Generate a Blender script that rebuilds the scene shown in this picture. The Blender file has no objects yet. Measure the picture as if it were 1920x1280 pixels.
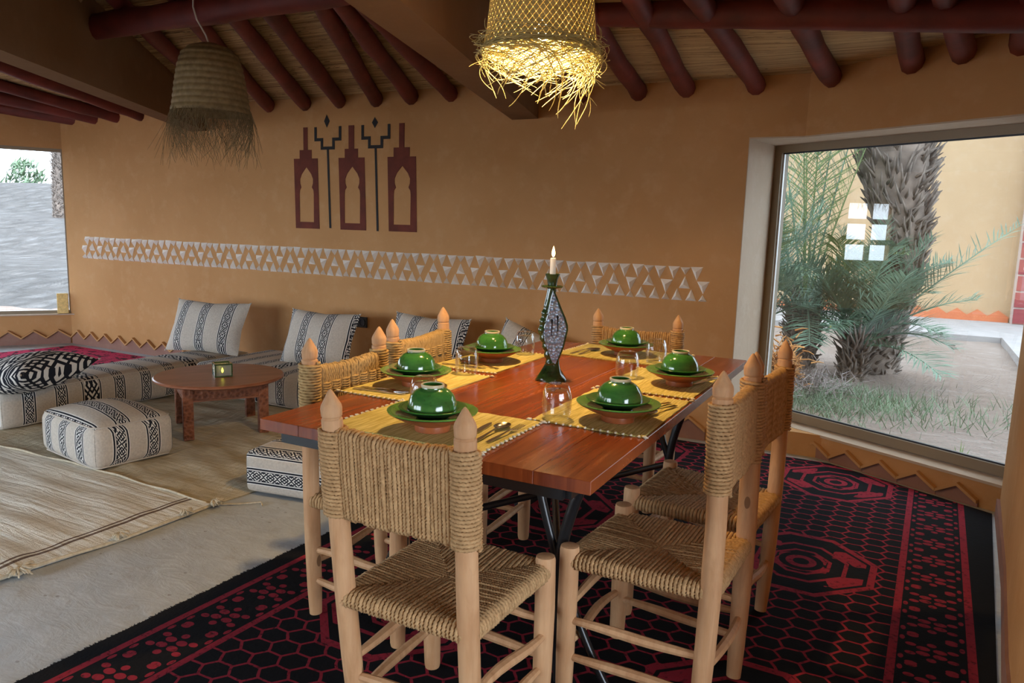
import bpy, bmesh, math, random
import numpy as np
from mathutils import Vector, Matrix
random.seed(7); np.random.seed(7)
scene = bpy.context.scene
COL = scene.collection
PI = math.pi

# ---------------------------------------------------------------- camera
cam_d = bpy.data.cameras.new('camera'); cam = bpy.data.objects.new('camera', cam_d); COL.objects.link(cam)
yaw, pitch, roll = -0.47173, -0.14878, 0.0312
fw = Vector((math.sin(yaw)*math.cos(pitch), math.cos(yaw)*math.cos(pitch), math.sin(pitch)))
rt = Vector((math.cos(yaw), -math.sin(yaw), 0)); up = rt.cross(fw)
r2 = rt*math.cos(roll)+up*math.sin(roll); u2 = -rt*math.sin(roll)+up*math.cos(roll)
cam.matrix_world = Matrix(((r2.x, u2.x, -fw.x, 0), (r2.y, u2.y, -fw.y, 0), (r2.z, u2.z, -fw.z, 1.3), (0, 0, 0, 1)))
cam_d.sensor_width = 36; cam_d.lens = 1390/1920*36; cam_d.clip_end = 300
scene.camera = cam

# ---------------------------------------------------------------- sky, exposure, lights
SKY = 14.0; EXPOSURE = 0.25; LAMP_W = 125.0
world = bpy.data.worlds.new('sky'); scene.world = world; world.use_nodes = True
bg = world.node_tree.nodes['Background']
bg.inputs[0].default_value = (0.76, 0.87, 1.0, 1); bg.inputs[1].default_value = SKY
vs = scene.view_settings
vs.view_transform = 'Standard'; vs.look = 'None'; vs.exposure = EXPOSURE; vs.gamma = 1; vs.use_curve_mapping = False
scene.cycles.max_bounces = 8; scene.cycles.diffuse_bounces = 4; scene.cycles.transparent_max_bounces = 14
scene.cycles.sample_clamp_indirect = 6.0

# ---------------------------------------------------------------- node expression helper
class X:
    def __init__(s, nt, v): s.nt = nt; s.v = v
    def _m(s, op, *a, clamp=False):
        n = s.nt.nodes.new('ShaderNodeMath'); n.operation = op; n.use_clamp = clamp
        for i, q in enumerate((s,)+a):
            q = q.v if isinstance(q, X) else q
            if isinstance(q, (int, float)): n.inputs[i].default_value = q
            else: s.nt.links.new(q, n.inputs[i])
        return X(s.nt, n.outputs[0])
    def __add__(s, o): return s._m('ADD', o)
    __radd__ = __add__
    def __sub__(s, o): return s._m('SUBTRACT', o)
    def __rsub__(s, o): return (s*-1)+o
    def __mul__(s, o): return s._m('MULTIPLY', o)
    __rmul__ = __mul__
    def __truediv__(s, o): return s._m('DIVIDE', o)
    def __lt__(s, o): return s._m('LESS_THAN', o)
    def __gt__(s, o): return s._m('GREATER_THAN', o)
    def abs(s): return s._m('ABSOLUTE')
    def fr(s): return s._m('FRACT')
    def floor(s): return s._m('FLOOR')
    def sin(s): return s._m('SINE')
    def sqrt(s): return s._m('SQRT')
    def min(s, o): return s._m('MINIMUM', o)
    def max(s, o): return s._m('MAXIMUM', o)
    def clamp(s): return s._m('ADD', 0.0, clamp=True)
    def near(s, c, w): return (s-c).abs() < w
    def ramp(s, a, b, c=0.0, d=1.0):
        n = s.nt.nodes.new('ShaderNodeMapRange'); s.nt.links.new(s.v, n.inputs[0])
        for i, q in enumerate((a, b, c, d)): n.inputs[1+i].default_value = q
        return X(s.nt, n.outputs[0])

class Mat:
    def __init__(s, name, rough=0.8, color=(0.5, 0.5, 0.5), metal=0.0, spec=None):
        s.m = bpy.data.materials.new(name); s.m.use_nodes = True; s.nt = s.m.node_tree
        s.p = s.nt.nodes['Principled BSDF']; s.out = s.nt.nodes['Material Output']
        s.p.inputs['Roughness'].default_value = rough; s.p.inputs['Metallic'].default_value = metal
        if spec is not None: s.p.inputs['Specular IOR Level'].default_value = spec
        s.p.inputs['Base Color'].default_value = (*color, 1)
        s._tc = None
    def co(s, kind='Object'):
        if s._tc is None: s._tc = s.nt.nodes.new('ShaderNodeTexCoord')
        return s._tc.outputs[kind]
    def world(s):
        n = s.nt.nodes.new('ShaderNodeNewGeometry'); return n.outputs['Position']
    def xyz(s, vec):
        n = s.nt.nodes.new('ShaderNodeSeparateXYZ'); s.nt.links.new(vec, n.inputs[0])
        return [X(s.nt, o) for o in n.outputs]
    def scale(s, vec, sc):
        n = s.nt.nodes.new('ShaderNodeMapping'); s.nt.links.new(vec, n.inputs[0]); n.inputs['Scale'].default_value = sc
        return n.outputs[0]
    def noise(s, vec, scale, detail=4, rough=0.55, dist=0.0):
        n = s.nt.nodes.new('ShaderNodeTexNoise'); s.nt.links.new(vec, n.inputs['Vector'])
        n.inputs['Scale'].default_value = scale; n.inputs['Detail'].default_value = detail
        n.inputs['Roughness'].default_value = rough; n.inputs['Distortion'].default_value = dist
        return X(s.nt, n.outputs['Fac'])
    def vor(s, vec, scale, out='Distance'):
        n = s.nt.nodes.new('ShaderNodeTexVoronoi'); s.nt.links.new(vec, n.inputs['Vector']); n.inputs['Scale'].default_value = scale
        return X(s.nt, n.outputs[out]) if out == 'Distance' else n.outputs[out]
    def mix(s, fac, a, b):
        n = s.nt.nodes.new('ShaderNodeMix'); n.data_type = 'RGBA'
        s._set(n.inputs[0], fac); s._set(n.inputs[6], a); s._set(n.inputs[7], b)
        return n.outputs[2]
    def _set(s, inp, q):
        q = q.v if isinstance(q, X) else q
        if isinstance(q, (int, float)): inp.default_value = q
        elif isinstance(q, tuple): inp.default_value = (*q, 1) if len(q) == 3 else q
        else: s.nt.links.new(q, inp)
    def color(s, c): s._set(s.p.inputs['Base Color'], c)
    def rough(s, c): s._set(s.p.inputs['Roughness'], c)
    def bump(s, h, strength=0.5, dist=0.01):
        n = s.nt.nodes.new('ShaderNodeBump'); n.inputs['Strength'].default_value = strength; n.inputs['Distance'].default_value = dist
        s._set(n.inputs['Height'], h); s.nt.links.new(n.outputs[0], s.p.inputs['Normal'])

MT = {}
def plaster(name, c1, c2, c3):
    m = Mat(name, 0.92, spec=0.15); v = m.world()
    a = m.noise(v, 1.3, 5, 0.6); b = m.noise(v, 9, 5, 0.6); f = m.noise(v, 60, 3)
    c = m.mix(a.ramp(0.35, 0.65), c1, c2); c = m.mix(b.ramp(0.52, 0.72)*0.5, c, c3)
    m.color(c); m.bump(a*0.6+b*0.35+f*0.06, 0.5, 0.02); MT[name] = m.m
plaster('plaster', (0.52, 0.285, 0.125), (0.455, 0.24, 0.098), (0.56, 0.335, 0.17))
plaster('plaster_shaded', (0.22, 0.122, 0.06), (0.195, 0.106, 0.05), (0.24, 0.14, 0.07))  # wall plaster darkened: shade up at the beams is put into the colour
plaster('plaster_reveal', (0.50, 0.40, 0.31), (0.46, 0.36, 0.27), (0.54, 0.45, 0.37))
plaster('outer_ochre', (0.50, 0.345, 0.205), (0.46, 0.31, 0.18), (0.52, 0.38, 0.25))
plaster('mauve', (0.30, 0.16, 0.125), (0.26, 0.14, 0.11), (0.34, 0.20, 0.16))
plaster('white_plaster', (0.88, 0.83, 0.77), (0.82, 0.76, 0.69), (0.90, 0.86, 0.81))
plaster('zig_orange', (0.62, 0.20, 0.09), (0.55, 0.17, 0.08), (0.66, 0.26, 0.13))
plaster('brick_red', (0.30, 0.07, 0.07), (0.26, 0.06, 0.065), (0.34, 0.10, 0.09))
plaster('mortar', (0.55, 0.45, 0.40), (0.5, 0.4, 0.36), (0.6, 0.5, 0.44))

def simple(name, color, rough=0.6, metal=0.0, var=0.0, scale=20, bump=0.0, spec=None, stretch=None):
    m = Mat(name, rough, color, metal, spec)
    if var or bump:
        v = m.co('Object')
        if stretch: v = m.scale(v, stretch)
        n = m.noise(v, scale, 5, 0.6)
        if var:
            d = tuple(max(0, c*(1-var)) for c in color); l = tuple(min(1, c*(1+var)) for c in color)
            m.color(m.mix(n.ramp(0.3, 0.7), d, l))
        if bump: m.bump(n, bump, 0.01)
    MT[name] = m.m; return m
simple('mural_red', (0.13, 0.025, 0.012), 0.85, var=0.25, scale=9)
simple('mural_black', (0.012, 0.011, 0.012), 0.8, var=0.3, scale=12)
simple('log_red', (0.125, 0.016, 0.010), 0.62, var=0.45, scale=4, bump=0.6)
simple('log_end', (0.30, 0.17, 0.08), 0.8, var=0.3, scale=30)
simple('iron', (0.012, 0.012, 0.013), 0.28, spec=0.5)
simple('alu', (0.24, 0.185, 0.12), 0.45, 0.0, var=0.08, scale=3)
simple('gasket', (0.02, 0.025, 0.04), 0.5)
simple('alu_light', (0.62, 0.62, 0.62), 0.35, 0.4)
simple('steel', (0.62, 0.60, 0.58), 0.18, 1.0)
simple('socket_black', (0.015, 0.015, 0.016), 0.35)
simple('cord', (0.55, 0.50, 0.45), 0.7)
simple('wax', (0.85, 0.80, 0.72), 0.45)
simple('sponge', (0.75, 0.55, 0.22), 0.9, var=0.25, scale=40, bump=0.5)
simple('terracotta', (0.36, 0.105, 0.035), 0.32, var=0.2, scale=25)
simple('glaze_foot', (0.62, 0.55, 0.36), 0.3, var=0.2, scale=40)
simple('kerb', (0.36, 0.33, 0.32), 0.9, var=0.12, scale=4)
simple('dry_brush_lit', (0.62, 0.30, 0.10), 0.9, var=0.5, scale=6)  # warm light falling on the dry fibre is put into this orange
simple('brush_grey', (0.30, 0.25, 0.24), 0.95, var=0.4, scale=6)
simple('grass', (0.19, 0.26, 0.16), 0.8, var=0.4, scale=3)
simple('trunk', (0.22, 0.17, 0.14), 0.95, var=0.5, scale=5, bump=0.8)
simple('trunk_boot', (0.20, 0.16, 0.135), 0.95, var=0.45, scale=9, bump=0.6)
simple('frond', (0.165, 0.265, 0.185), 0.55, var=0.45, scale=3)
simple('frond_yellow', (0.19, 0.25, 0.09), 0.55, var=0.3, scale=3)
simple('tassel', (0.52, 0.45, 0.33), 0.95, var=0.2, scale=60)
simple('fringe_white', (0.78, 0.72, 0.55), 0.95, var=0.2, scale=80)
simple('yard_earth', (0.16, 0.12, 0.09), 0.95, var=0.2, scale=0.5)  # kept dark so the unseen ground throws little light upwards
simple('roof_slab', (0.20, 0.13, 0.08), 0.9)

# glazed green pottery
def glaze(name, c1, c2):
    m = Mat(name, 0.13, spec=0.6); v = m.co('Object'); n = m.noise(m.scale(v, (1, 1, 3)), 14, 4, 0.6); k = m.noise(v, 90, 2)
    c = m.mix(n.ramp(0.3, 0.7), c1, c2); c = m.mix((k > 0.66)*0.35, c, (0.02, 0.05, 0.01)); m.color(c)
    m.p.inputs['Coat Weight'].default_value = 0.5; m.p.inputs['Coat Roughness'].default_value = 0.05
    m.bump(n, 0.08, 0.01); MT[name] = m.m
glaze('glaze_green', (0.024, 0.12, 0.024), (0.06, 0.225, 0.045))
glaze('glaze_light', (0.09, 0.28, 0.06), (0.15, 0.38, 0.09))
glaze('glaze_dark', (0.010, 0.030, 0.010), (0.03, 0.075, 0.022))

# silver mosaic
m = Mat('mosaic', 0.3, metal=0.35); v = m.co('Object'); d = m.vor(v, 85); cc = m.vor(v, 85, 'Color')
hx = m.xyz(cc)[0]
m.color(m.mix(d.ramp(0.0, 0.5), (0.52, 0.68, 0.88), (0.30, 0.38, 0.50))); m.rough(hx.ramp(0, 1, 0.12, 0.5)); m.bump(hx+d*0.6, 0.9, 0.02); MT['mosaic'] = m.m

# woods
m = Mat('chair_wood', 0.62, spec=0.3); v = m.co('Object'); n = m.noise(m.scale(v, (30, 30, 3)), 1.5, 6, 0.6); b = m.noise(v, 5, 3); k = m.vor(m.scale(v, (1, 1, 0.5)), 9)
c = m.mix(n.ramp(0.3, 0.72), (0.53, 0.285, 0.135), (0.65, 0.39, 0.205)); c = m.mix(b.ramp(0.48, 0.75)*0.65, c, (0.42, 0.20, 0.085)); st_ = m.noise(m.scale(v, (9, 9, 1.2)), 2.5, 5, 0.65, 0.7); c = m.mix(st_.ramp(0.5, 0.7)*0.55, c, (0.38, 0.19, 0.08)); c = m.mix(k < 0.09, c, (0.25, 0.13, 0.06))
m.color(c); m.bump(n, 0.25, 0.005); MT['chair_wood'] = m.m
m = Mat('table_wood', 0.2, spec=0.5); v = m.world(); g = m.scale(v, (14, 0.9, 1)); n = m.noise(g, 1.6, 7, 0.62, 0.6); w = m.noise(m.scale(v, (3, 0.5, 1)), 2.0, 3); k = m.vor(m.scale(v, (1, 0.3, 1)), 4.5)
c = m.mix(n.ramp(0.34, 0.66), (0.14, 0.024, 0.007), (0.31, 0.070, 0.018)); c = m.mix(w.ramp(0.45, 0.75)*0.45, c, (0.40, 0.115, 0.030)); c = m.mix((k < 0.05)*0.8, c, (0.10, 0.02, 0.008))
c = m.mix((n > 0.675)*0.4, c, (0.62, 0.30, 0.12))
m.color(c); m.rough(n.ramp(0.2, 0.8, 0.16, 0.32)); m.bump(n, 0.1, 0.004); MT['table_wood'] = m.m
m = Mat('coffee_wood', 0.35, spec=0.4); v = m.co('Object'); n = m.noise(m.scale(v, (2, 12, 6)), 1.6, 6, 0.6, 0.4)
m.color(m.mix(n.ramp(0.3, 0.7), (0.20, 0.070, 0.034), (0.33, 0.13, 0.068))); m.bump(n, 0.15, 0.004); MT['coffee_wood'] = m.m
m = Mat('carved_wood', 0.5, spec=0.3); v = m.co('Object'); n = m.noise(v, 70, 3); d = m.vor(v, 45)
m.color(m.mix(d.ramp(0.1, 0.6), (0.13, 0.042, 0.021), (0.25, 0.092, 0.047))); m.bump(d+n*0.3, 0.8, 0.01); MT['carved_wood'] = m.m

# rope, straw, reed
def rope_mat(name, c1, c2, c3, sc=70):
    m = Mat(name, 0.78, spec=0.25); v = m.co('Object'); n = m.noise(v, sc, 3, 0.6); b = m.noise(v, 14, 4, 0.6)
    c = m.mix(n.ramp(0.3, 0.7), c1, c2); c = m.mix(b.ramp(0.45, 0.7)*0.7, c, c3); m.color(c); m.bump(n, 0.3, 0.003); MT[name] = m.m
rope_mat('rope', (0.36, 0.205, 0.088), (0.60, 0.375, 0.18), (0.47, 0.29, 0.135))
rope_mat('rope_seat', (0.34, 0.195, 0.085), (0.60, 0.375, 0.18), (0.47, 0.29, 0.135))
rope_mat('rope_pale', (0.36, 0.235, 0.095), (0.56, 0.385, 0.175), (0.45, 0.30, 0.135))
m = Mat('reed', 0.75, spec=0.25); v = m.world(); s1 = m.noise(m.scale(v, (1.2, 75, 1)), 1.0, 2); s2 = m.noise(m.scale(v, (6, 60, 1)), 1.5, 4)
c = m.mix(s1.ramp(0.3, 0.7), (0.28, 0.17, 0.08), (0.60, 0.42, 0.21)); c = m.mix((s2 > 0.63)*0.7, c, (0.14, 0.08, 0.04)); m.color(c); MT['reed'] = m.m
def straw(name, c1, c2, trans):
    m = Mat(name, 0.6, spec=0.3); v = m.co('Object'); n = m.noise(v, 40, 3); c = m.mix(n.ramp(0.3, 0.7), c1, c2); m.color(c)
    t = m.nt.nodes.new('ShaderNodeBsdfTranslucent'); m._set(t.inputs[0], c)
    x = m.nt.nodes.new('ShaderNodeMixShader'); x.inputs[0].default_value = trans
    m.nt.links.new(m.p.outputs[0], x.inputs[1]); m.nt.links.new(t.outputs[0], x.inputs[2]); m.nt.links.new(x.outputs[0], m.out.inputs[0]); MT[name] = m.m
straw('straw', (0.30, 0.235, 0.085), (0.42, 0.34, 0.15), 0.05)
straw('straw_old', (0.17, 0.115, 0.05), (0.25, 0.175, 0.08), 0.12)
straw('straw_strand', (0.52, 0.46, 0.20), (0.68, 0.62, 0.34), 0.25)

# placemat weave
m = Mat('placemat', 0.85, spec=0.2); v = m.co('Object'); x, y, z = m.xyz(v); n = m.noise(m.scale(v, (160, 10, 1)), 1.0, 3); n2 = m.noise(m.scale(v, (220, 120, 1)), 1.0, 2)
m.color(m.mix(n.ramp(0.35, 0.65), (0.46, 0.37, 0.10), (0.74, 0.64, 0.27))); m.bump(n+n2*0.5, 0.7, 0.004); MT['placemat'] = m.m

# concrete, blanket, sand
m = Mat('concrete', 0.5, spec=0.6); v = m.world(); a = m.noise(v, 1.6, 5, 0.65); b = m.noise(v, 11, 6, 0.7); k = m.vor(m.scale(v, (1, 1.4, 1)), 9)
c = m.mix(a.ramp(0.35, 0.65), (0.36, 0.395, 0.43), (0.47, 0.51, 0.55)); s2 = m.noise(m.scale(v, (3, 7, 1)), 2.2, 7, 0.7, 0.8); c = m.mix(s2.ramp(0.5, 0.72)*0.6, c, (0.58, 0.63, 0.68)); c = m.mix(b.ramp(0.55, 0.75)*0.5, c, (0.27, 0.22, 0.18)); c = m.mix((k < 0.07)*0.5, c, (0.13, 0.09, 0.07))
m.color(c); m.rough(a.ramp(0.35, 0.65, 0.30, 0.55)+b*0.1); m.bump(a*0.5+b*0.3+s2*0.5, 0.6, 0.014); MT['concrete'] = m.m
def blanket(name, c1, c2, stretch, stripe=False):
    m = Mat(name, 0.85, spec=0.2); v = m.world(); n = m.noise(m.scale(v, stretch), 1.0, 4, 0.6); f = m.noise(v, 230, 2); w = m.noise(v, 7, 3)
    c = m.mix(n.ramp(0.35, 0.65), c1, c2)
    if stripe:
        xw = m.xyz(v)[0]+(m.noise(m.scale(v, (0, 1, 0)), 3.0, 2)-0.5)*0.03; c = m.mix(xw.near(-2.825, 0.009).max(xw.near(-2.852, 0.006)), c, (0.15, 0.10, 0.07))
    fo = m.noise(m.scale(v, (3.2, 26, 1) if stripe else (26, 4, 1)), 1.0, 4, 0.55, 0.5)
    m.color(c); m.bump(n*0.3+f*0.25+w*0.5+fo*1.6, 0.8, 0.02); MT[name] = m.m
blanket('blanket', (0.66, 0.62, 0.53), (0.78, 0.75, 0.67), (60, 6, 1), True)
blanket('blanket_far', (0.43, 0.36, 0.24), (0.60, 0.53, 0.39), (6, 50, 1))
m = Mat('sand', 0.95, spec=0.1); v = m.world(); a = m.noise(v, 0.5, 5, 0.6); b = m.noise(m.scale(v, (1, 2.2, 1)), 6, 6, 0.65, 0.5); k = m.noise(v, 35, 3)
c = m.mix(a.ramp(0.35, 0.65), (0.25, 0.185, 0.15), (0.31, 0.245, 0.21)); c = m.mix((b > 0.58)*0.35, c, (0.40, 0.34, 0.31)); c = m.mix((k > 0.64)*0.5, c, (0.13, 0.09, 0.075))
m.color(c); m.bump(b*0.8+k*0.2, 0.7, 0.06); MT['sand'] = m.m
m = Mat('dune_sand', 0.95, spec=0.1); v = m.world(); a = m.noise(v, 0.25, 5, 0.6); b = m.noise(m.scale(v, (1.2, 0.7, 1)), 3.2, 7, 0.7, 0.8)
c = m.mix(a.ramp(0.35, 0.65), (0.165, 0.150, 0.138), (0.19, 0.172, 0.16)); c = m.mix(b.ramp(0.5, 0.68)*0.7, c, (0.25, 0.24, 0.235)); c = m.mix(b.ramp(0.46, 0.34)*0.5, c, (0.11, 0.105, 0.105)); m.color(c); m.bump(b, 1.0, 0.3); MT['dune_sand'] = m.m

# clear glass: thin fresnel film
def film(name, tint, ior, rough=0.0, haze=0.0, pw=5.0):
    m = bpy.data.materials.new(name); m.use_nodes = True; nt = m.node_tree; nt.nodes.clear()
    o = nt.nodes.new('ShaderNodeOutputMaterial'); t = nt.nodes.new('ShaderNodeBsdfTransparent'); g = nt.nodes.new('ShaderNodeBsdfGlossy')
    t.inputs[0].default_value = (*tint, 1); g.inputs['Roughness'].default_value = rough; g.inputs[0].default_value = (1, 1, 1, 1)
    lw_ = nt.nodes.new('ShaderNodeLayerWeight'); lw_.inputs[0].default_value = 0.5; f5 = X(nt, lw_.outputs['Facing'])._m('POWER', pw)*(0.9-ior)+ior
    x = nt.nodes.new('ShaderNodeMixShader'); nt.links.new(f5.v, x.inputs[0]); nt.links.new(t.outputs[0], x.inputs[1]); nt.links.new(g.outputs[0], x.inputs[2])
    res = x.outputs[0]
    if haze:  # pale diffuse veil imitates a hazy view through the pane
        d = nt.nodes.new('ShaderNodeBsdfDiffuse'); d.inputs[0].default_value = (0.75, 0.78, 0.8, 1)
        y = nt.nodes.new('ShaderNodeMixShader'); y.inputs[0].default_value = haze
        nt.links.new(res, y.inputs[1]); nt.links.new(d.outputs[0], y.inputs[2]); res = y.outputs[0]
    nt.links.new(res, o.inputs[0]); MT[name] = m
film('window_glass', (0.225, 0.24, 0.238), 0.060, 0.0, 0.019)
film('dune_glass', (0.375, 0.392, 0.40), 0.028, 0.0, 0.010)
film('clear_glass', (0.93, 0.95, 0.95), 0.08)
film('tumbler_glass', (0.93, 0.94, 0.94), 0.05, pw=2.6)
film('lantern_glass', (0.35, 0.45, 0.10), 0.05, 0.1, 0.25)

def emit(name, color, strength):
    m = bpy.data.materials.new(name); m.use_nodes = True; nt = m.node_tree; nt.nodes.clear()
    o = nt.nodes.new('ShaderNodeOutputMaterial'); e = nt.nodes.new('ShaderNodeEmission'); e.inputs[0].default_value = (*color, 1); e.inputs[1].default_value = strength
    nt.links.new(e.outputs[0], o.inputs[0]); MT[name] = m
emit('flame', (1.0, 0.62, 0.22), 14); emit('bulb', (1.0, 0.82, 0.42), 60); emit('tealight', (1.0, 0.72, 0.25), 12)

# striped tribal textile; u runs across the stripes, v along them
def textile(name, uexpr, vexpr, period=0.165, phase=0.0, base=(0.52, 0.465, 0.40), wide=True, dense=False):
    m = Mat(name, 0.9, spec=0.15); v = m.co('Object'); x, y, z = m.xyz(v)
    u = uexpr(x, y, z)+phase; w = vexpr(x, y, z)
    cell = (u/period).floor(); t = ((u/period).fr()-0.5).abs()*period
    if wide:
        k = ((cell/4.0).fr()*4.0) < 0.5
        hw = k*0.026+0.024
    else: hw = t*0.0+0.024
    if dense: hw = t*0.0+0.056
    q = t/hw                                    # 0..1 inside the motif
    vp = ((w/(hw*3.3)).fr()-0.5).abs()*2.0
    r = q+vp*1.25
    mot = ((r*1.6+0.15).fr() < 0.52)
    xx = (q-vp).abs() < 0.12
    dark = (mot.max(xx))*(q < 1.0)
    e = t-hw
    line = e.near(0.0105, 0.0042)
    line2 = e.near(0.0002, 0.0013)
    white = (e < 0.0185)
    st = m.noise(m.scale(v, (90, 90, 90)), 1.0, 3); sb = m.noise(v, 6, 3)
    c = m.mix(st.ramp(0.3, 0.7), tuple(b*0.86 for b in base), tuple(b*1.08 for b in base))
    c = m.mix(white, c, (0.70, 0.68, 0.645)); c = m.mix(dark.max(line).max(line2), c, (0.016, 0.018, 0.026))
    m.color(c); m.bump(st+dark*0.3, 0.35, 0.004); MT[name] = m.m
textile('textile_x', lambda x, y, z: x, lambda x, y, z: y+z, 0.20, 10.03)
textile('textile_y', lambda x, y, z: y, lambda x, y, z: x+z, 0.20, 10.11)
textile('textile_z', lambda x, y, z: z+y*0.6, lambda x, y, z: x, 0.135, 10.05, wide=False)
textile('textile_pouf', lambda x, y, z: x-y, lambda x, y, z: z+y*0.5+x*0.5, 0.175, 10.02)
textile('textile_cushion', lambda x, y, z: x, lambda x, y, z: z+y, 0.215, 10.0)
textile('textile_cushion_b', lambda x, y, z: x, lambda x, y, z: z+y, 0.205, 10.045, wide=False)
textile('textile_dense', lambda x, y, z: z*1.1+y*0.4, lambda x, y, z: x*0.7, 0.14, 10.0, dense=True)

# dark rug with red net, medallions and flower border
def rug(name, red, black, border):
    m = Mat(name, 0.95, spec=0.1); v = m.world(); x, y, z = m.xyz(v)
    u = x-(y-2.5)*0.045+0.803; w = y-3.086+0.02*x
    fz = m.noise(v, 60, 3); wob = (m.noise(v, 9, 2)-0.5)*0.02
    a = u.abs() if border else u.abs()*0.0
    uu = u+wob; ww = w+wob
    hx_, hy_ = uu/0.092, ww/0.075
    def hexd(ox, oy):
        ax_ = (((hx_/1.732+ox).fr())-0.5)*1.732; ay_ = ((hy_+oy).fr())-0.5
        return (ay_.abs()).max(ax_.abs()*0.866+ay_.abs()*0.5)
    net = hexd(0.0, 0.0).min(hexd(0.5, 0.5)) > 0.446
    # medallions
    mu = (((u+0.0)/1.10).fr()-0.5)*1.10; mv = ((w/1.157+0.5).fr()-0.5)*1.157
    am = mu.abs(); bm = mv.abs()
    o = am.max(bm*0.92).max((am+bm)*0.70)
    inside = o < 0.275
    ring = o.near(0.262, 0.013)
    fl = ((am*13.0).sin()*(bm*17.0).sin()+((am+bm)*24.0).sin()*0.6+(m.noise(v, 14, 2)-0.5)*1.2)
    hexr = (am*am+bm*bm).sqrt()
    core = hexr.near(0.045, 0.014)
    med = ring.max((fl > 0.52)*(o < 0.235)*(hexr > 0.085)).max(core).max(o.near(0.165, 0.008)).max(o.near(0.105, 0.007))
    field = med.max(net*(1.0-inside))
    if border:
        inner = a < 0.895
        stripe = a.near(0.909, 0.013).max(a.near(1.132, 0.013))
        bz = (a > 0.922)*(a < 1.119)
        bu = (a-1.02).abs(); bv = ((w/0.20).fr()-0.5).abs()*0.20
        def dot(cu, cv, ru, rv): 
            dx = (bu-cu)/ru; dy = (bv-cv)/rv; return (dx*dx+dy*dy) < 1.0
        dots = dot(0.024, 0.017, 0.020, 0.0135).max(dot(0.0, 0.050, 0.014, 0.012)).max(dot(0.060, 0.030, 0.016, 0.011)).max(dot(0.056, 0.094, 0.018, 0.012)).max(dot(0.086, 0.065, 0.008, 0.015))
        red_f = (field*inner).max(stripe).max(dots*bz)
    else: red_f = field.max(m.noise(v, 12, 3) > 0.47)
    red_f = red_f*(fz.ramp(0.2, 0.45))
    m.color(m.mix(red_f, black, m.mix(fz, red, tuple(c*1.3 for c in red)))); m.bump(red_f*0.6+fz*0.5, 0.6, 0.006); MT[name] = m.m
rug('rug_dark', (0.235, 0.020, 0.036), (0.0085, 0.0085, 0.0105), True)
rug('rug_pink', (0.42, 0.03, 0.085), (0.03, 0.012, 0.02), False)

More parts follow.
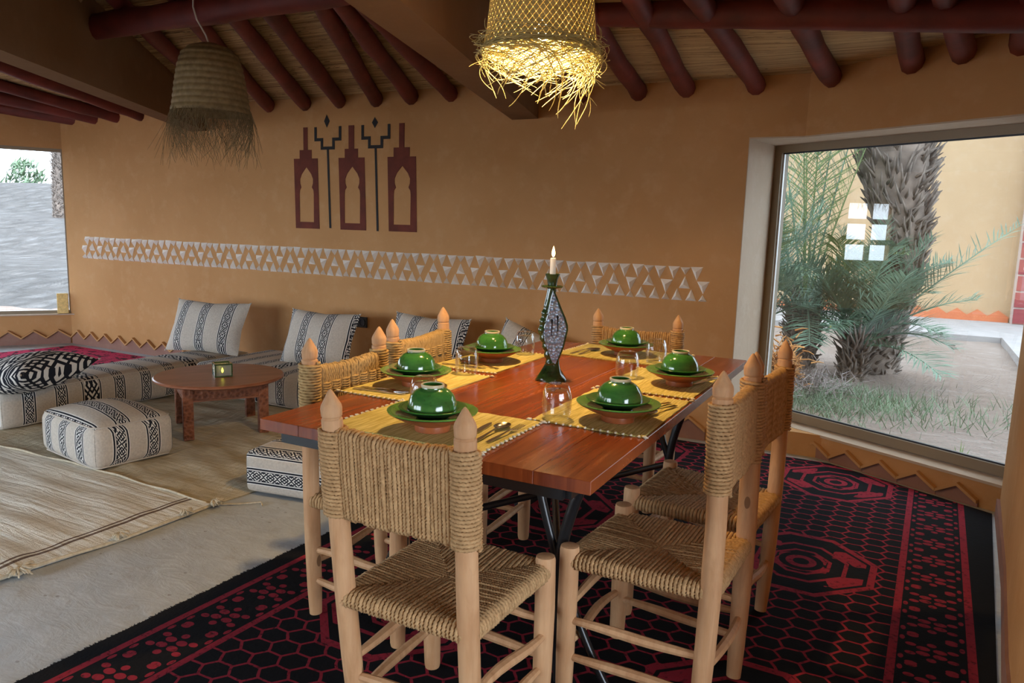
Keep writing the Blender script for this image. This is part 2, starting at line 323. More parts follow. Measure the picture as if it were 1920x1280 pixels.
# ---------------------------------------------------------------- mesh builder
class MB:
    def __init__(s): s.v = []; s.f = []; s.n = 0
    def add(s, verts, faces):
        verts = np.asarray(verts, float); s.v.append(verts)
        o = s.n; s.f.extend([tuple(int(i)+o for i in f) for f in faces]); s.n += len(verts); return s
    def box(s, c, d, rz=0.0, taper=1.0):
        c = np.array(c, float); h = np.array(d, float)/2
        p = np.array([[x, y, z] for z in (-1, 1) for y in (-1, 1) for x in (-1, 1)], float)*h
        p[4:, :2] *= taper
        if rz: cz, sz = math.cos(rz), math.sin(rz); p = np.stack([p[:, 0]*cz-p[:, 1]*sz, p[:, 0]*sz+p[:, 1]*cz, p[:, 2]], 1)
        return s.add(p+c, [(0, 2, 3, 1), (4, 5, 7, 6), (0, 1, 5, 4), (2, 6, 7, 3), (1, 3, 7, 5), (0, 4, 6, 2)])
    def prism(s, poly, z0, z1):
        n = len(poly); p = [(x, y, z0) for x, y in poly]+[(x, y, z1) for x, y in poly]
        return s.add(p, [tuple(range(n-1, -1, -1)), tuple(range(n, 2*n))]+[(i, (i+1) % n, n+(i+1) % n, n+i) for i in range(n)])
    def ext(s, poly3, off):
        n = len(poly3); a = np.array(poly3, float); p = np.concatenate([a, a+np.array(off, float)])
        return s.add(p, [tuple(range(n-1, -1, -1)), tuple(range(n, 2*n))]+[(i, (i+1) % n, n+(i+1) % n, n+i) for i in range(n)])
    def tube(s, pts, rad, sides=8, caps=True, lobe=0.0, twist=0.0):
        p = np.asarray(pts, float); n = len(p); r = np.broadcast_to(np.asarray(rad, float), (n,))
        t = np.gradient(p, axis=0); t /= (np.linalg.norm(t, axis=1)[:, None]+1e-12)
        ref = np.array([0, 0, 1.0]) if abs(t[0, 2]) < 0.9 else np.array([1.0, 0, 0])
        a = np.cross(t[0], ref); a /= np.linalg.norm(a); A = np.empty_like(p); A[0] = a
        for i in range(1, n):
            a = a-t[i]*np.dot(a, t[i]); a /= (np.linalg.norm(a)+1e-12); A[i] = a
        B = np.cross(t, A)
        th = np.arange(sides)*2*PI/sides
        if twist:
            L = np.concatenate([[0], np.cumsum(np.linalg.norm(np.diff(p, axis=0), axis=1))]); ph = L*2*PI/twist
        else: ph = np.zeros(n)
        rr = r[:, None]*(1+lobe*np.cos(2*(th[None]-ph[:, None])))
        V = p[:, None]+rr[..., None]*(np.cos(th)[None, :, None]*A[:, None]+np.sin(th)[None, :, None]*B[:, None])
        i, j = np.meshgrid(np.arange(n-1), np.arange(sides), indexing='ij'); j2 = (j+1) % sides
        F = np.stack([i*sides+j, i*sides+j2, (i+1)*sides+j2, (i+1)*sides+j], -1).reshape(-1, 4).tolist()
        if caps: F += [tuple(range(sides-1, -1, -1)), tuple((n-1)*sides+k for k in range(sides))]
        return s.add(V.reshape(-1, 3), F)
    def rope(s, pts, r, step, pitch=0.015, sides=6):
        p = np.asarray(pts, float); L = np.concatenate([[0], np.cumsum(np.linalg.norm(np.diff(p, axis=0), axis=1))])
        n = max(3, int(L[-1]/step)+1); q = np.linspace(0, L[-1], n)
        p = np.stack([np.interp(q, L, p[:, k]) for k in range(3)], 1)
        return s.tube(p, r, sides, True, 0.34, pitch)
    def lathe(s, prof, c=(0, 0, 0), seg=32, closed=False):
        pr = np.asarray(prof, float); n = len(pr); th = np.arange(seg)*2*PI/seg
        V = np.stack([pr[:, 0][:, None]*np.cos(th), pr[:, 0][:, None]*np.sin(th), np.repeat(pr[:, 1][:, None], seg, 1)], -1)+np.array(c, float)
        F = []
        for i in range(n if closed else n-1):
            a = i*seg; b = ((i+1) % n)*seg
            F += [(a+j, a+(j+1) % seg, b+(j+1) % seg, b+j) for j in range(seg)]
        return s.add(V.reshape(-1, 3), F)
    def grid(s, fn, nu, nv):
        P = [fn(i/nu, j/nv) for i in range(nu+1) for j in range(nv+1)]
        return s.add(P, [(i*(nv+1)+j, (i+1)*(nv+1)+j, (i+1)*(nv+1)+j+1, i*(nv+1)+j+1) for i in range(nu) for j in range(nv)])
    def xf(s, M):
        A = np.array(M.to_3x3()); t = np.array(M.translation); s.v = [v@A.T+t for v in s.v]; return s
    def mesh(s, name, mat, smooth=False, off=(0, 0, 0)):
        V = np.concatenate(s.v)-np.array(off, float); me = bpy.data.meshes.new(name)
        me.from_pydata(V.tolist(), [], s.f); me.validate()
        if mat: me.materials.append(MT[mat])
        if smooth:
            me.polygons.foreach_set('use_smooth', [True]*len(me.polygons))
            if smooth != 'all': me.set_sharp_from_angle(angle=math.radians(40 if smooth is True else smooth))
        me.update(); return me
    def build(s, name, mat, parent=None, smooth=False, origin=None):
        V = np.concatenate(s.v)
        if parent is not None: o0 = np.array(parent['_base']) if '_base' in parent else np.zeros(3)
        else: o0 = np.array(origin) if origin is not None else np.array([(V[:, 0].min()+V[:, 0].max())/2, (V[:, 1].min()+V[:, 1].max())/2, V[:, 2].min()])
        o = bpy.data.objects.new(name, s.mesh(name, mat, smooth, o0)); COL.objects.link(o)
        if parent is not None: o.parent = parent; o['_base'] = [float(q) for q in o0]
        else: o.location = o0; o['_base'] = [float(q) for q in o0]
        return o

def tag(o, label, cat, group=None):
    o['label'] = label; o['category'] = cat
    if group: o['group'] = group
    return o
def thing(name, label, cat, loc, group=None):
    """an Empty at the thing's base; its parts are given in world coordinates"""
    o = bpy.data.objects.new(name, None); COL.objects.link(o); o.location = loc; o['_base'] = [float(q) for q in loc]; o.empty_display_size = 0.05
    return tag(o, label, cat, group)
def local(name, label, cat, loc, rot=(0, 0, 0), group=None):
    """an Empty whose parts are given in its own coordinates"""
    o = bpy.data.objects.new(name, None); COL.objects.link(o); o.location = loc; o.rotation_euler = rot; o['_base'] = [0.0, 0.0, 0.0]; o.empty_display_size = 0.05
    return tag(o, label, cat, group)
def struct(o): o['kind'] = 'structure'; return o
def piece(name, me, parent, loc, rot=(0, 0, 0), scale=(1, 1, 1)):
    o = bpy.data.objects.new(name, me); COL.objects.link(o); o.parent = parent; b = np.array(parent['_base'])
    o.location = np.array(loc)-b; o.rotation_euler = rot; o.scale = scale; return o
def jit(a): return random.uniform(-a, a)
def bev(o, w, seg=2):
    md = o.modifiers.new('bevel', 'BEVEL'); md.width = w; md.segments = seg; md.limit_method = 'ANGLE'; return o
# ================================================================ THE ROOM
YW = 4.70
NW = np.array([0.498, 0.867]); TW = np.array([0.867, -0.498])       # window wall: normal and run
def wpt(d, t): return NW*d+TW*t                                      # point on a plane parallel to the window wall
fl = MB().prism([(-10.4, -3.6), (3.6, -3.6), (3.6, 1.8), (0.75, 1.8), (0.85, 4.5), (-0.1, 5.1), (-7.6, 5.1), (-10.4, 1.2)], -0.25, 0.0)
floor = struct(fl.build('floor', 'concrete'))

def lp0(t, off): return (-7.53-0.566*t-0.825*off, 4.70-0.825*t+0.566*off)
# back wall
b = MB().prism([(-0.848, YW), (-0.848, YW+0.4), lp0(-0.36, 0.06), lp0(-0.004, 0.06), lp0(-0.002, 0.0)], 0, 2.9)
b.box(((-0.848-0.20)/2, YW+0.2, 0.07), (0.648, 0.4, 0.14))
b.box(((-0.848-0.53)/2, YW+0.2, (1.893+2.9)/2), (0.318, 0.4, 2.9-1.893))
wall_back = struct(b.build('wall_back', 'plaster'))
# splayed jamb of the big window
pj = [(-0.848, YW), (-0.735, 5.16), (-0.848, 5.16)]
MB().prism(pj, 0.14, 1.893).build('window_jamb', 'plaster_reveal', wall_back)
MB().ext([(-0.848, YW+0.001, 0.14), (-0.848, YW+0.001, 1.893), (-0.86, YW+0.06, 1.893), (-0.86, YW+0.06, 0.14)], (0.004, 0, 0)).build('jamb_edge', 'plaster_reveal', wall_back)

# window wall: thin lower part with sill, thick lintel
def wl(d0, d1, t0, t1, z0, z1):
    return MB().prism([tuple(wpt(d0, t0)), tuple(wpt(d0, t1)), tuple(wpt(d1, t1)), tuple(wpt(d1, t0))], z0, z1)
t_of = lambda x, y: x*TW[0]+y*TW[1]
tl = t_of(-0.72, 5.12); trr = t_of(0.60, 4.36)
b = wl(3.93, 4.30, tl-0.35, trr+0.9, -0.05, 0.128)
wall_window = struct(b.build('wall_right', 'plaster'))
wl(3.925, 4.30, tl-0.35, trr+0.9, 0.128, 0.142).build('window_sill', 'plaster_reveal', wall_window)
lt = MB(); A = (-0.532, YW); e = wpt(3.81, trr+0.9); e2 = wpt(4.35, trr+0.9); a2 = wpt(4.35, tl-0.35)
lt.prism([A, tuple(e), tuple(e2), (-0.532, 5.2)], 1.893, 2.9)
lt.build('lintel', 'plaster', wall_window)
lt = MB().prism([(-0.845, YW+0.004), (-0.535, YW+0.004), tuple(wpt(3.815, trr+0.6)), tuple(wpt(4.35, trr+0.6)), tuple(wpt(4.35, tl-0.2)), (-0.845, 5.1)], 1.885, 1.893)
lt.build('lintel_underside', 'plaster_reveal', wall_window)
# side wall on the right, running towards the camera
b = MB().prism([(0.585, 4.30), (0.560, 4.16), (0.487, 3.262), (0.412, 2.513), (0.34, 1.53), (0.75, 1.53), (0.95, 4.5)], 0, 2.9)
wall_side = struct(b.build('wall_side', 'plaster'))
MB().prism([(0.545, 4.16), (0.478, 3.262), (0.402, 2.513), (0.33, 1.5), (0.36, 1.5), (0.43, 2.513), (0.505, 3.262), (0.575, 4.16)], 0, 0.085).build('skirting', 'mauve', wall_side, origin=None)

# left wall with its wide window
LD = np.array([-0.566, -0.825]); LN = np.array([-0.825, 0.566]); LC = np.array([-7.53, YW])
def lp(t, off): return tuple(LC+LD*t+LN*off)
def lw(t0, t1, o0, o1, z0, z1): return MB().prism([lp(t0, o0), lp(t1, o0), lp(t1, o1), lp(t0, o1)], z0, z1)
b = lw(-0.25, 4.6, 0, 0.35, 0, 0.30)
b.prism([lp(-0.25, 0), lp(4.6, 0), lp(4.6, 0.35), lp(-0.25, 0.35)], 1.965, 2.9)
b.prism([lp(4.2, 0), lp(4.6, 0), lp(4.6, 0.35), lp(4.2, 0.35)], 0.30, 1.965)
wall_left = struct(b.build('wall_left', 'plaster'))
lw(-0.1, 4.2, -0.045, 0.35, 0.30, 0.312).build('window_sill', 'plaster_reveal', wall_left)

# far side of the room: wall with a six-pane window and broad openings behind the camera
def opening_wall(name, p0, p1, ops, z1=2.9, th=0.3, mat='plaster'):
    p0 = np.array(p0, float); p1 = np.array(p1, float); L = np.linalg.norm(p1-p0); d = (p1-p0)/L; n = np.array([-d[1], d[0]])
    b = MB()
    def q(t0, t1, za, zb):
        if t1-t0 > 1e-3 and zb-za > 1e-3: b.prism([tuple(p0+d*t0), tuple(p0+d*t1), tuple(p0+d*t1-n*th), tuple(p0+d*t0-n*th)], za, zb)
    t = 0
    for (a, c, za, zb) in sorted(ops):
        q(t, a, 0, z1); q(a, c, 0, za); q(a, c, zb, z1); t = c
    q(t, L, 0, z1)
    return struct(b.build(name, mat)), p0, d, n
wall_far, wp0, wd, wn = opening_wall('wall_far', (-10.0, 1.2), (-10.0, -3.2), [(1.30, 2.25, 0.90, 2.06)])
wall_rear, rp0, rd, rn = opening_wall('wall_rear', (-10.0, -3.2), (3.2, -3.2), [(0.3, 3.5, 0.20, 1.95), (3.8, 7.0, 0.20, 1.95)])
wall_passage, pp0, pd, pn = opening_wall('wall_passage', (3.2, -3.2), (3.2, 1.5), [(1.0, 4.0, 0.40, 1.95)])
wall_return, _, _, _ = opening_wall('wall_return', (3.2, 1.5), (0.34, 1.5), [])

# window frames and panes
def window(name, corners, frame, depth, n, rows=1, cols=1, bar=0.03, mats=('alu', 'window_glass'), gasket=False, light=None):
    """corners: bottom-left point, run vector (unit), width, z0, z1"""
    p, d, w, z0, z1 = corners; p = np.array(p, float); d = np.array(d, float); n = np.array(n, float)
    root = bpy.data.objects.new(name, None); COL.objects.link(root); root.location = (p[0], p[1], z0); root['_base'] = [float(p[0]), float(p[1]), float(z0)]; struct(root)
    def bx(t0, t1, za, zb, dep, off=0.0):
        a = p+d*t0+n*(off-dep/2); c = p+d*t1+n*(off-dep/2); return MB().prism([tuple(a), tuple(c), tuple(c+n*dep), tuple(a+n*dep)], za, zb)
    for (t0, t1, za, zb) in ((0, w, z0, z0+frame), (0, w, z1-frame, z1), (0, frame, z0+frame, z1-frame), (w-frame, w, z0+frame, z1-frame)):
        bx(t0, t1, za, zb, depth).build('frame_bar', mats[0], root)
    cw = (w-2*frame-(cols-1)*bar)/cols; ch = (z1-z0-2*frame-(rows-1)*bar)/rows
    for i in range(cols-1): a = frame+(i+1)*cw+i*bar; bx(a, a+bar, z0+frame, z1-frame, depth*0.8).build('glazing_bar', mats[0], root)
    for j in range(rows-1): a = z0+frame+(j+1)*ch+j*bar; bx(frame, w-frame, a, a+bar, depth*0.7).build('glazing_bar', mats[0], root)
    for i in range(cols):
        for j in range(rows):
            t0 = frame+i*(cw+bar); za = z0+frame+j*(ch+bar)
            a = p+d*t0; c = p+d*(t0+cw)
            MB().add([(a[0], a[1], za), (c[0], c[1], za), (c[0], c[1], za+ch), (a[0], a[1], za+ch)], [(0, 1, 2, 3)]).build('pane', mats[1], root)
            pn_ = [c_ for c_ in root.children if c_.name.startswith('pane')][-1]
            if gasket:
                g = 0.008
                bx(t0, t0+cw, za, za+g, 0.012, -0.012).build('gasket', 'gasket', pn_); bx(t0, t0+cw, za+ch-g, za+ch, 0.012, -0.012).build('gasket', 'gasket', pn_)
                bx(t0, t0+g, za+g, za+ch-g, 0.012, -0.012).build('gasket', 'alu_light', pn_); bx(t0+cw-g, t0+cw, za+g, za+ch-g, 0.012, -0.012).build('gasket', 'gasket', pn_)
    return root
g0 = wpt(4.08, t_of(-0.736, 5.127)); gw = t_of(0.66, 4.325)-t_of(-0.736, 5.127)
window('window_1', (g0, TW, gw, 0.150, 1.893), 0.055, 0.07, NW, gasket=True)
window('window_2', (lp(-0.022, 0.045), LD, 4.20, 0.312, 1.965), 0.032, 0.05, LN, mats=('alu', 'dune_glass'))
w3 = wp0+wd*1.30-wn*0.1
window('window_3', (w3, wd, 0.95, 0.90, 2.06), 0.035, 0.06, -wn, 3, 2, 0.10, ('chair_wood', 'clear_glass'))
def plain(n, p0, d, nn, t0, t1, z0, z1): window(n, (p0+d*t0-nn*0.12, d, t1-t0, z0, z1), 0.05, 0.06, -nn, 3, 3, 0.05, ('alu', 'clear_glass'))
for k_, (t0, t1) in enumerate(((0.3, 3.5), (3.8, 7.0))): plain('window_%d' % (4+k_), rp0, rd, rn, t0, t1, 0.20, 1.95)
# daylight portals in the openings
def portal(p0, d, n, t0, t1, z0, z1):
    l = bpy.data.lights.new('window_portal', 'AREA'); l.shape = 'RECTANGLE'; l.size = t1-t0; l.size_y = z1-z0; l.cycles.is_portal = True
    o = bpy.data.objects.new('window_portal', l); COL.objects.link(o); c = np.array(p0)+np.array(d)*(t0+t1)/2
    o.location = (c[0], c[1], (z0+z1)/2); nn = Vector((n[0], n[1], 0)); o.rotation_euler = nn.to_track_quat('-Z', 'Y').to_euler()
portal(g0, TW, -NW, 0, gw, 0.15, 1.9); portal(lp(0, 0.3), LD, -LN, 0, 4.2, 0.31, 1.96)
portal(wp0-wn*0.28, wd, wn, 1.3, 2.25, 0.9, 2.06)
for t0, t1 in ((0.3, 3.5), (3.8, 7.0)): portal(rp0-rn*0.28, rd, rn, t0, t1, 0.20, 1.95)
for t0, t1 in ((1.0, 4.0),): portal(pp0-pn*0.28, pd, pn, t0, t1, 0.40, 1.95)

# ---------------------------------------------------------------- ceiling
roof = MB().prism([(-10.4, -3.6), (3.6, -3.6), (3.6, 5.2), (-10.4, 5.2)], 2.9, 3.05)
ceiling = struct(roof.build('ceiling', 'roof_slab'))
def zL(x, y): return 2.305+0.17*(YW-y)
def zR(x, y): return 2.250+(0.135-0.052*(x+1.5))*(YW-y)
def z3(x, y): return 2.300+0.15*(YW-y)
def mat_patch(zf, xl, xr, y0, y1, clip=None):
    b = MB(); y = y0
    while y > y1:
        a = xl(y); c = xr(y); k = int((c-a)/1.3)+1; cuts = sorted([a]+[a+(c-a)*(i+0.5+jit(0.35))/k for i in range(k)]+[c]) if k > 1 else [a, c]
        for i in range(len(cuts)-1):
            p, q = cuts[i], cuts[i+1]; yy = y+jit(0.002); r = 0.0075+jit(0.0018); dz = jit(0.003)
            V = []
            for xx in (p-0.01, q+0.01):
                for th in (0, 60, 120, 180): V.append((xx, yy+r*math.cos(math.radians(th)), zf(xx, yy)-r*math.sin(math.radians(th))+dz))
            b.add(V, [(0, 1, 5, 4), (1, 2, 6, 5), (2, 3, 7, 6)])
        y -= 0.0135
    # solid backing
    ys = np.linspace(y0, y1, 4)
    for i in range(3):
        ya, yb = ys[i], ys[i+1]
        b.add([(xl(ya), ya, zf(xl(ya), ya)+0.006), (xr(ya), ya, zf(xr(ya), ya)+0.006), (xr(yb), yb, zf(xr(yb), yb)+0.006), (xl(yb), yb, zf(xl(yb), yb)+0.006)], [(0, 1, 2, 3)])
    return b
b1x = lambda y: -2.451-0.269*(y-4.70)                                # left edge of beam over the table side
b2x = lambda y: -5.46-0.619*(y-4.70)
for zf, xl, xr, y0, y1 in ((zL, lambda y: b2x(y)-0.1, lambda y: b1x(y)+0.1, 4.72, 1.6), (zR, lambda y: b1x(y)+0.1, lambda y: min(0.75, -0.40+(4.74-y)*1.75) if y > 4.08 else 0.75, 4.74, 1.6), (z3, lambda y: -8.6, lambda y: b2x(y)-0.1, 4.75, 1.6)):
    o = mat_patch(zf, xl, xr, y0, y1).build('reed_mat', 'reed', ceiling); o['kind'] = 'stuff'
MB().box((-3.4, -0.8, 2.86), (13.6, 4.9, 0.06)).build('ceiling_board', 'reed', ceiling)
MB().box((-3.4, 1.65, 2.80), (13.6, 0.12, 0.2)).build('ridge_wall', 'plaster_shaded', ceiling)
def beam(xe, slope, w, z0, y_near):
    y0, y1 = YW+0.02, y_near
    b = MB().prism([(xe(y0), y0), (xe(y0)+w, y0), (xe(y1)+w, y1), (xe(y1), y1)], z0, 2.9)
    return b.build('beam', 'plaster_shaded', ceiling)
beam(b1x, 0, 0.20, 2.055, -0.5)
b2r = lambda y: b2x(y)-0.19
beam(b2r, 0, 0.19, 2.075, -0.5)
def log(p, q, r0, r1, name, bend=0.02, sides=10, n=14):
    p = np.array(p, float); q = np.array(q, float); t = np.linspace(0, 1, n)[:, None]
    P = p+(q-p)*t; ph = random.uniform(0, 6)
    side = np.cross((q-p)/np.linalg.norm(q-p), [0, 0, 1]); P = P+side*(np.sin(t*PI*1.3+ph)-np.sin(ph))*bend*np.minimum(1, t*3)
    P[:, 2] += (np.random.rand(n)-0.5)*0.008
    r = np.linspace(r0, r1, n)*(1+(np.random.rand(n)-0.5)*0.16)
    o = MB().tube(P, r, sides).build(name, 'log_red', ceiling, smooth=True); return o
log((-5.05, 2.99, 2.425), (-1.95, 3.06, 2.435), 0.074, 0.070, 'purlin', 0.015, 12)
log((-2.02, 3.56, 2.425), (0.62, 3.55, 2.15), 0.062, 0.068, 'purlin', 0.012, 12)
log((-8.6, 3.0, 2.44), (-4.6, 3.02, 2.43), 0.07, 0.07, 'purlin', 0.015, 12)
S = YW/4.65
def rafter(a, bpt, zf, y_end, r=0.052):
    a = np.array(a, float); bb = np.array(bpt, float); d = (bb-a)/(a[1]-bb[1]); e = a+d*(a[1]-y_end)
    w = a-d*0.06
    log((w[0], w[1], zf(w[0], min(w[1], YW))-r-0.012), (e[0], e[1], zf(e[0], e[1])-r-0.012), r*1.08, r*0.95, 'rafter', 0.02)
for a, bp_ in (((-4.715, 4.70), (-3.98, 3.44)), ((-4.325, 4.70), (-3.63, 3.34)), ((-3.97, 4.70), (-3.26, 3.34)), ((-3.615, 4.70), (-2.97, 3.33)), ((-3.295, 4.70), (-2.86, 3.60)), ((-2.95, 4.70), (-2.72, 3.75)), ((-5.15, 4.70), (-4.36, 3.40))):
    rafter(a, bp_, zL, 2.3)
for a, bp_ in (((-1.55, 4.70), (-1.46, 3.7)), ((-1.245, 4.70), (-1.197, 3.7)), ((-0.83, 4.70), (-0.835, 3.7)), ((-0.41, 4.635), (-0.50, 3.8)), ((-0.02, 4.405), (-0.08, 3.7)), ((0.195, 4.285), (0.12, 3.7)), ((0.42, 4.16), (0.36, 3.6)), ((-1.95, 4.70), (-1.80, 3.7))):
    rafter(a, bp_, zR, 2.3)
for a, bp_ in (((-6.32, 4.70), (-6.25, 3.6)), ((-6.67, 4.70), (-6.9, 3.75)), ((-7.0, 4.70), (-7.4, 3.9)), ((-7.36, 4.70), (-8.0, 4.0)), ((-5.95, 4.70), (-5.6, 3.6))):
    rafter(a, bp_, z3, 2.4)
# sawn log ends showing above the long purlin
for x, y in ((-4.34, 2.86), (-4.06, 2.86), (-3.78, 2.87), (-3.5, 2.88), (-4.62, 2.85)):
    MB().tube([(x, y, 2.555), (x+0.05, y-0.5, 2.60)], [0.042, 0.045], 10).build('log_end', 'log_end', ceiling, smooth=True)

# ---------------------------------------------------------------- carved frieze on the back wall
per, hgt, zt = 0.2375, 0.209, 1.103
def tri_mesh(w, h, up):
    hw = w/2; s = 1 if up else -1
    V = [(-hw, 0, -s*h/2), (hw, 0, -s*h/2), (0, 0, s*h/2), (0, -0.034, -s*h*0.14)]
    return MB().add(V, [(0, 1, 3), (1, 2, 3), (2, 0, 3), (0, 2, 1)] if up else [(1, 0, 3), (2, 1, 3), (0, 2, 3), (0, 1, 2)]).mesh('carved_triangle', 'white_plaster')
TU = tri_mesh(per*0.31, hgt*0.36, True); TD = tri_mesh(per*0.325, hgt*0.40, False); SU = tri_mesh(per*0.23, hgt*0.21, True); SD = tri_mesh(per*0.29, hgt*0.24, False)
n_per = 26; x0 = -1.06-n_per*per
for i in range(n_per+1):
    xv = x0+i*per
    def put(me, dx, y):
        xx = xv+dx*per
        if -7.24 < xx < -1.045: piece('carved_triangle', me, wall_back, (xx, YW-0.0005, zt-hgt*y+jit(0.002)), (0, jit(0.04), 0), (1+jit(0.06), 1, 1+jit(0.06)))
    put(TD, -0.19, 0.19); put(TD, 0.19, 0.19); put(TD, 0, 0.60); put(SU, 0, 0.90)
    put(SD, 0.5, 0.11); put(TU, 0.5, 0.45); put(TU, 0.31, 0.83); put(TU, 0.69, 0.83)

# painted mural
def flat_poly(name, outer, inner, mat, th=0.003):
    bm = bmesh.new()
    def loop(pts):
        vs = [bm.verts.new((x, YW-th, z)) for x, z in pts]; return [bm.edges.new((vs[i], vs[(i+1) % len(vs)])) for i in range(len(vs))]
    ed = loop(outer)+(loop(inner) if inner else [])
    bmesh.ops.triangle_fill(bm, edges=ed, use_beauty=True)
    g = bmesh.ops.extrude_face_region(bm, geom=bm.faces[:]); bmesh.ops.translate(bm, verts=[v for v in g['geom'] if isinstance(v, bmesh.types.BMVert)], vec=(0, th-0.0005, 0))
    bmesh.ops.recalc_face_normals(bm, faces=bm.faces[:])
    V = [tuple(v.co) for v in bm.verts]; bm.verts.index_update(); F = [tuple(v.index for v in f.verts) for f in bm.faces]; bm.free()
    return MB().add(V, F).build(name, mat, wall_back)
def arch(cx_b, cx_t, w, wn_, wt, zb=1.263, zs=1.822, zn=1.89, zt_=2.067):
    hb = w/2; s = cx_t-cx_b
    outer = [(cx_b-hb, zb), (cx_b+hb, zb), (cx_t+hb, zs), (cx_t+wn_/2, zs), (cx_t+wn_/2, zn), (cx_t+wt/2, zn), (cx_t+wt/2, zt_), (cx_t-wt/2, zt_), (cx_t-wt/2, zn), (cx_t-wn_/2, zn), (cx_t-wn_/2, zs), (cx_t-hb, zs)]
    c = (cx_b+cx_t)/2; k = w/0.252
    inn = [(-0.075, 1.316), (0.075, 1.316), (0.076, 1.54), (0.072, 1.572), (0.056, 1.594), (0.068, 1.625), (0.069, 1.66), (0.05, 1.70), (0.018, 1.735), (0.0, 1.755), (-0.018, 1.735), (-0.05, 1.70), (-0.069, 1.66), (-0.068, 1.625), (-0.056, 1.594), (-0.072, 1.572), (-0.076, 1.54)]
    flat_poly('painted_arch', outer, [(c+x*k, z) for x, z in inn], 'mural_red')
arch(-4.310, -4.324, 0.252, 0.127, 0.044); arch(-3.838, -3.856, 0.256, 0.131, 0.054); arch(-3.362, -3.378, 0.26, 0.147, 0.048)
for x, zb in ((-4.093, 1.272), (-3.621, 1.261)):
    t = 0.012
    L = [(-0.125, 2.065), (-0.125, 1.967), (-0.06, 1.967), (-0.06, 1.90), (0.058, 1.90), (0.058, 1.967), (0.125, 1.967), (0.125, 2.065)]
    out = [(px-t if i < 4 else px+t, pz if i in (0, 7) else pz-t) for i, (px, pz) in enumerate(L)]; inn = [(px+t if i < 4 else px-t, pz if i in (0, 7) else pz+t) for i, (px, pz) in enumerate(L)]
    # fork and stem as one painted line
    poly = out[:4]+[(-t*0.8, 1.90-t), (0.022-t*0.8, zb), (0.022+t*0.8, zb), (t*0.8, 1.90-t)]+out[4:]+inn[::-1]
    flat_poly('painted_fork', [(x+a, c) for a, c in poly], None, 'mural_black')
    zc = 2.108 if x < -4 else 2.08; h = 0.05 if x < -4 else 0.04
    flat_poly('painted_diamond', [(x-0.008, zc+h), (x-0.035, zc), (x-0.008, zc-h), (x+0.02, zc)], None, 'mural_black')

# zigzag skirting: painted teeth with a raised plaster lip
def tooth(w, h, base):
    hw = w/2
    a = MB().ext([(-hw, 0, 0), (hw, 0, 0), (hw, 0, base), (0, 0, base+h), (-hw, 0, base)], (0, -0.012, 0)).mesh('skirting_tooth', 'mauve')
    lip = MB()
    for s in (-1, 1):
        lip.ext([(s*hw, 0, base), (0, 0, base+h), (0, 0, base+h+0.016), (s*hw, 0, base+0.016)], (0, -0.03, 0))
    return a, lip.mesh('tooth_lip', 'plaster')
ta, tb_ = tooth(0.205, 0.062, 0.022)
ang = math.atan2(TW[1], TW[0])
for i in range(8):
    t = t_of(0.38, 4.301)+0.012-(i-0)*0.207+0.0
    p = wpt(3.929, t)
    if t < tl-0.2: break
    piece('skirting_tooth', ta, wall_window, (p[0], p[1], 0), (0, 0, ang)); piece('tooth_lip', tb_, wall_window, (p[0], p[1], 0), (0, 0, ang))
ta2, tb2 = tooth(0.215, 0.075, 0.06)
for i in range(13):
    x = -7.40+i*0.215
    piece('skirting_tooth', ta2, wall_back, (x, YW-0.001, 0)); piece('tooth_lip', tb2, wall_back, (x, YW-0.001, 0))
for i in range(5):
    x = -1.95+i*0.215
    piece('skirting_tooth', ta2, wall_back, (x, YW-0.001, 0)); piece('tooth_lip', tb2, wall_back, (x, YW-0.001, 0))
la = math.atan2(-LD[1], -LD[0])
for i in range(14):
    p = lp(0.12+i*0.215, -0.001)
    piece('skirting_tooth', ta2, wall_left, (p[0], p[1], 0), (0, 0, la)); piece('tooth_lip', tb2, wall_left, (p[0], p[1], 0), (0, 0, la))
# ================================================================ DINING TABLE
TX0, TX1, TY0, TY1, TZ = -1.535, -0.547, 1.475, 3.38, 0.76
tcx, tcy = (TX0+TX1)/2, (TY0+TY1)/2
table = thing('dining_table', 'long red-brown stained wooden dining table on black iron legs', 'table', (tcx, tcy, 0))
npl = 7; pw = (TX1-TX0)/npl
for i in range(npl):
    x = TX0+pw*(i+0.5)
    bev(MB().box((x, tcy, TZ-0.016), (pw-0.0006, TY1-TY0, 0.032)).build('table_plank', 'table_wood', table), 0.0012, 1)
fr = MB()
ax0, ax1, ay0, ay1 = TX0+0.07, TX1-0.07, TY0+0.025, TY1-0.025
fr.box((tcx, ay0, TZ-0.046), (ax1-ax0, 0.03, 0.028)).box((tcx, ay1, TZ-0.046), (ax1-ax0, 0.03, 0.028)).box((ax0, tcy, TZ-0.046), (0.03, ay1-ay0, 0.028)).box((ax1, tcy, TZ-0.046), (0.03, ay1-ay0, 0.028))
fr.build('iron_frame', 'iron', table)
def bez(p, n=18):
    p = np.array(p, float); t = np.linspace(0, 1, n)[:, None]
    return (1-t)**3*p[0]+3*(1-t)**2*t*p[1]+3*(1-t)*t*t*p[2]+t**3*p[3]
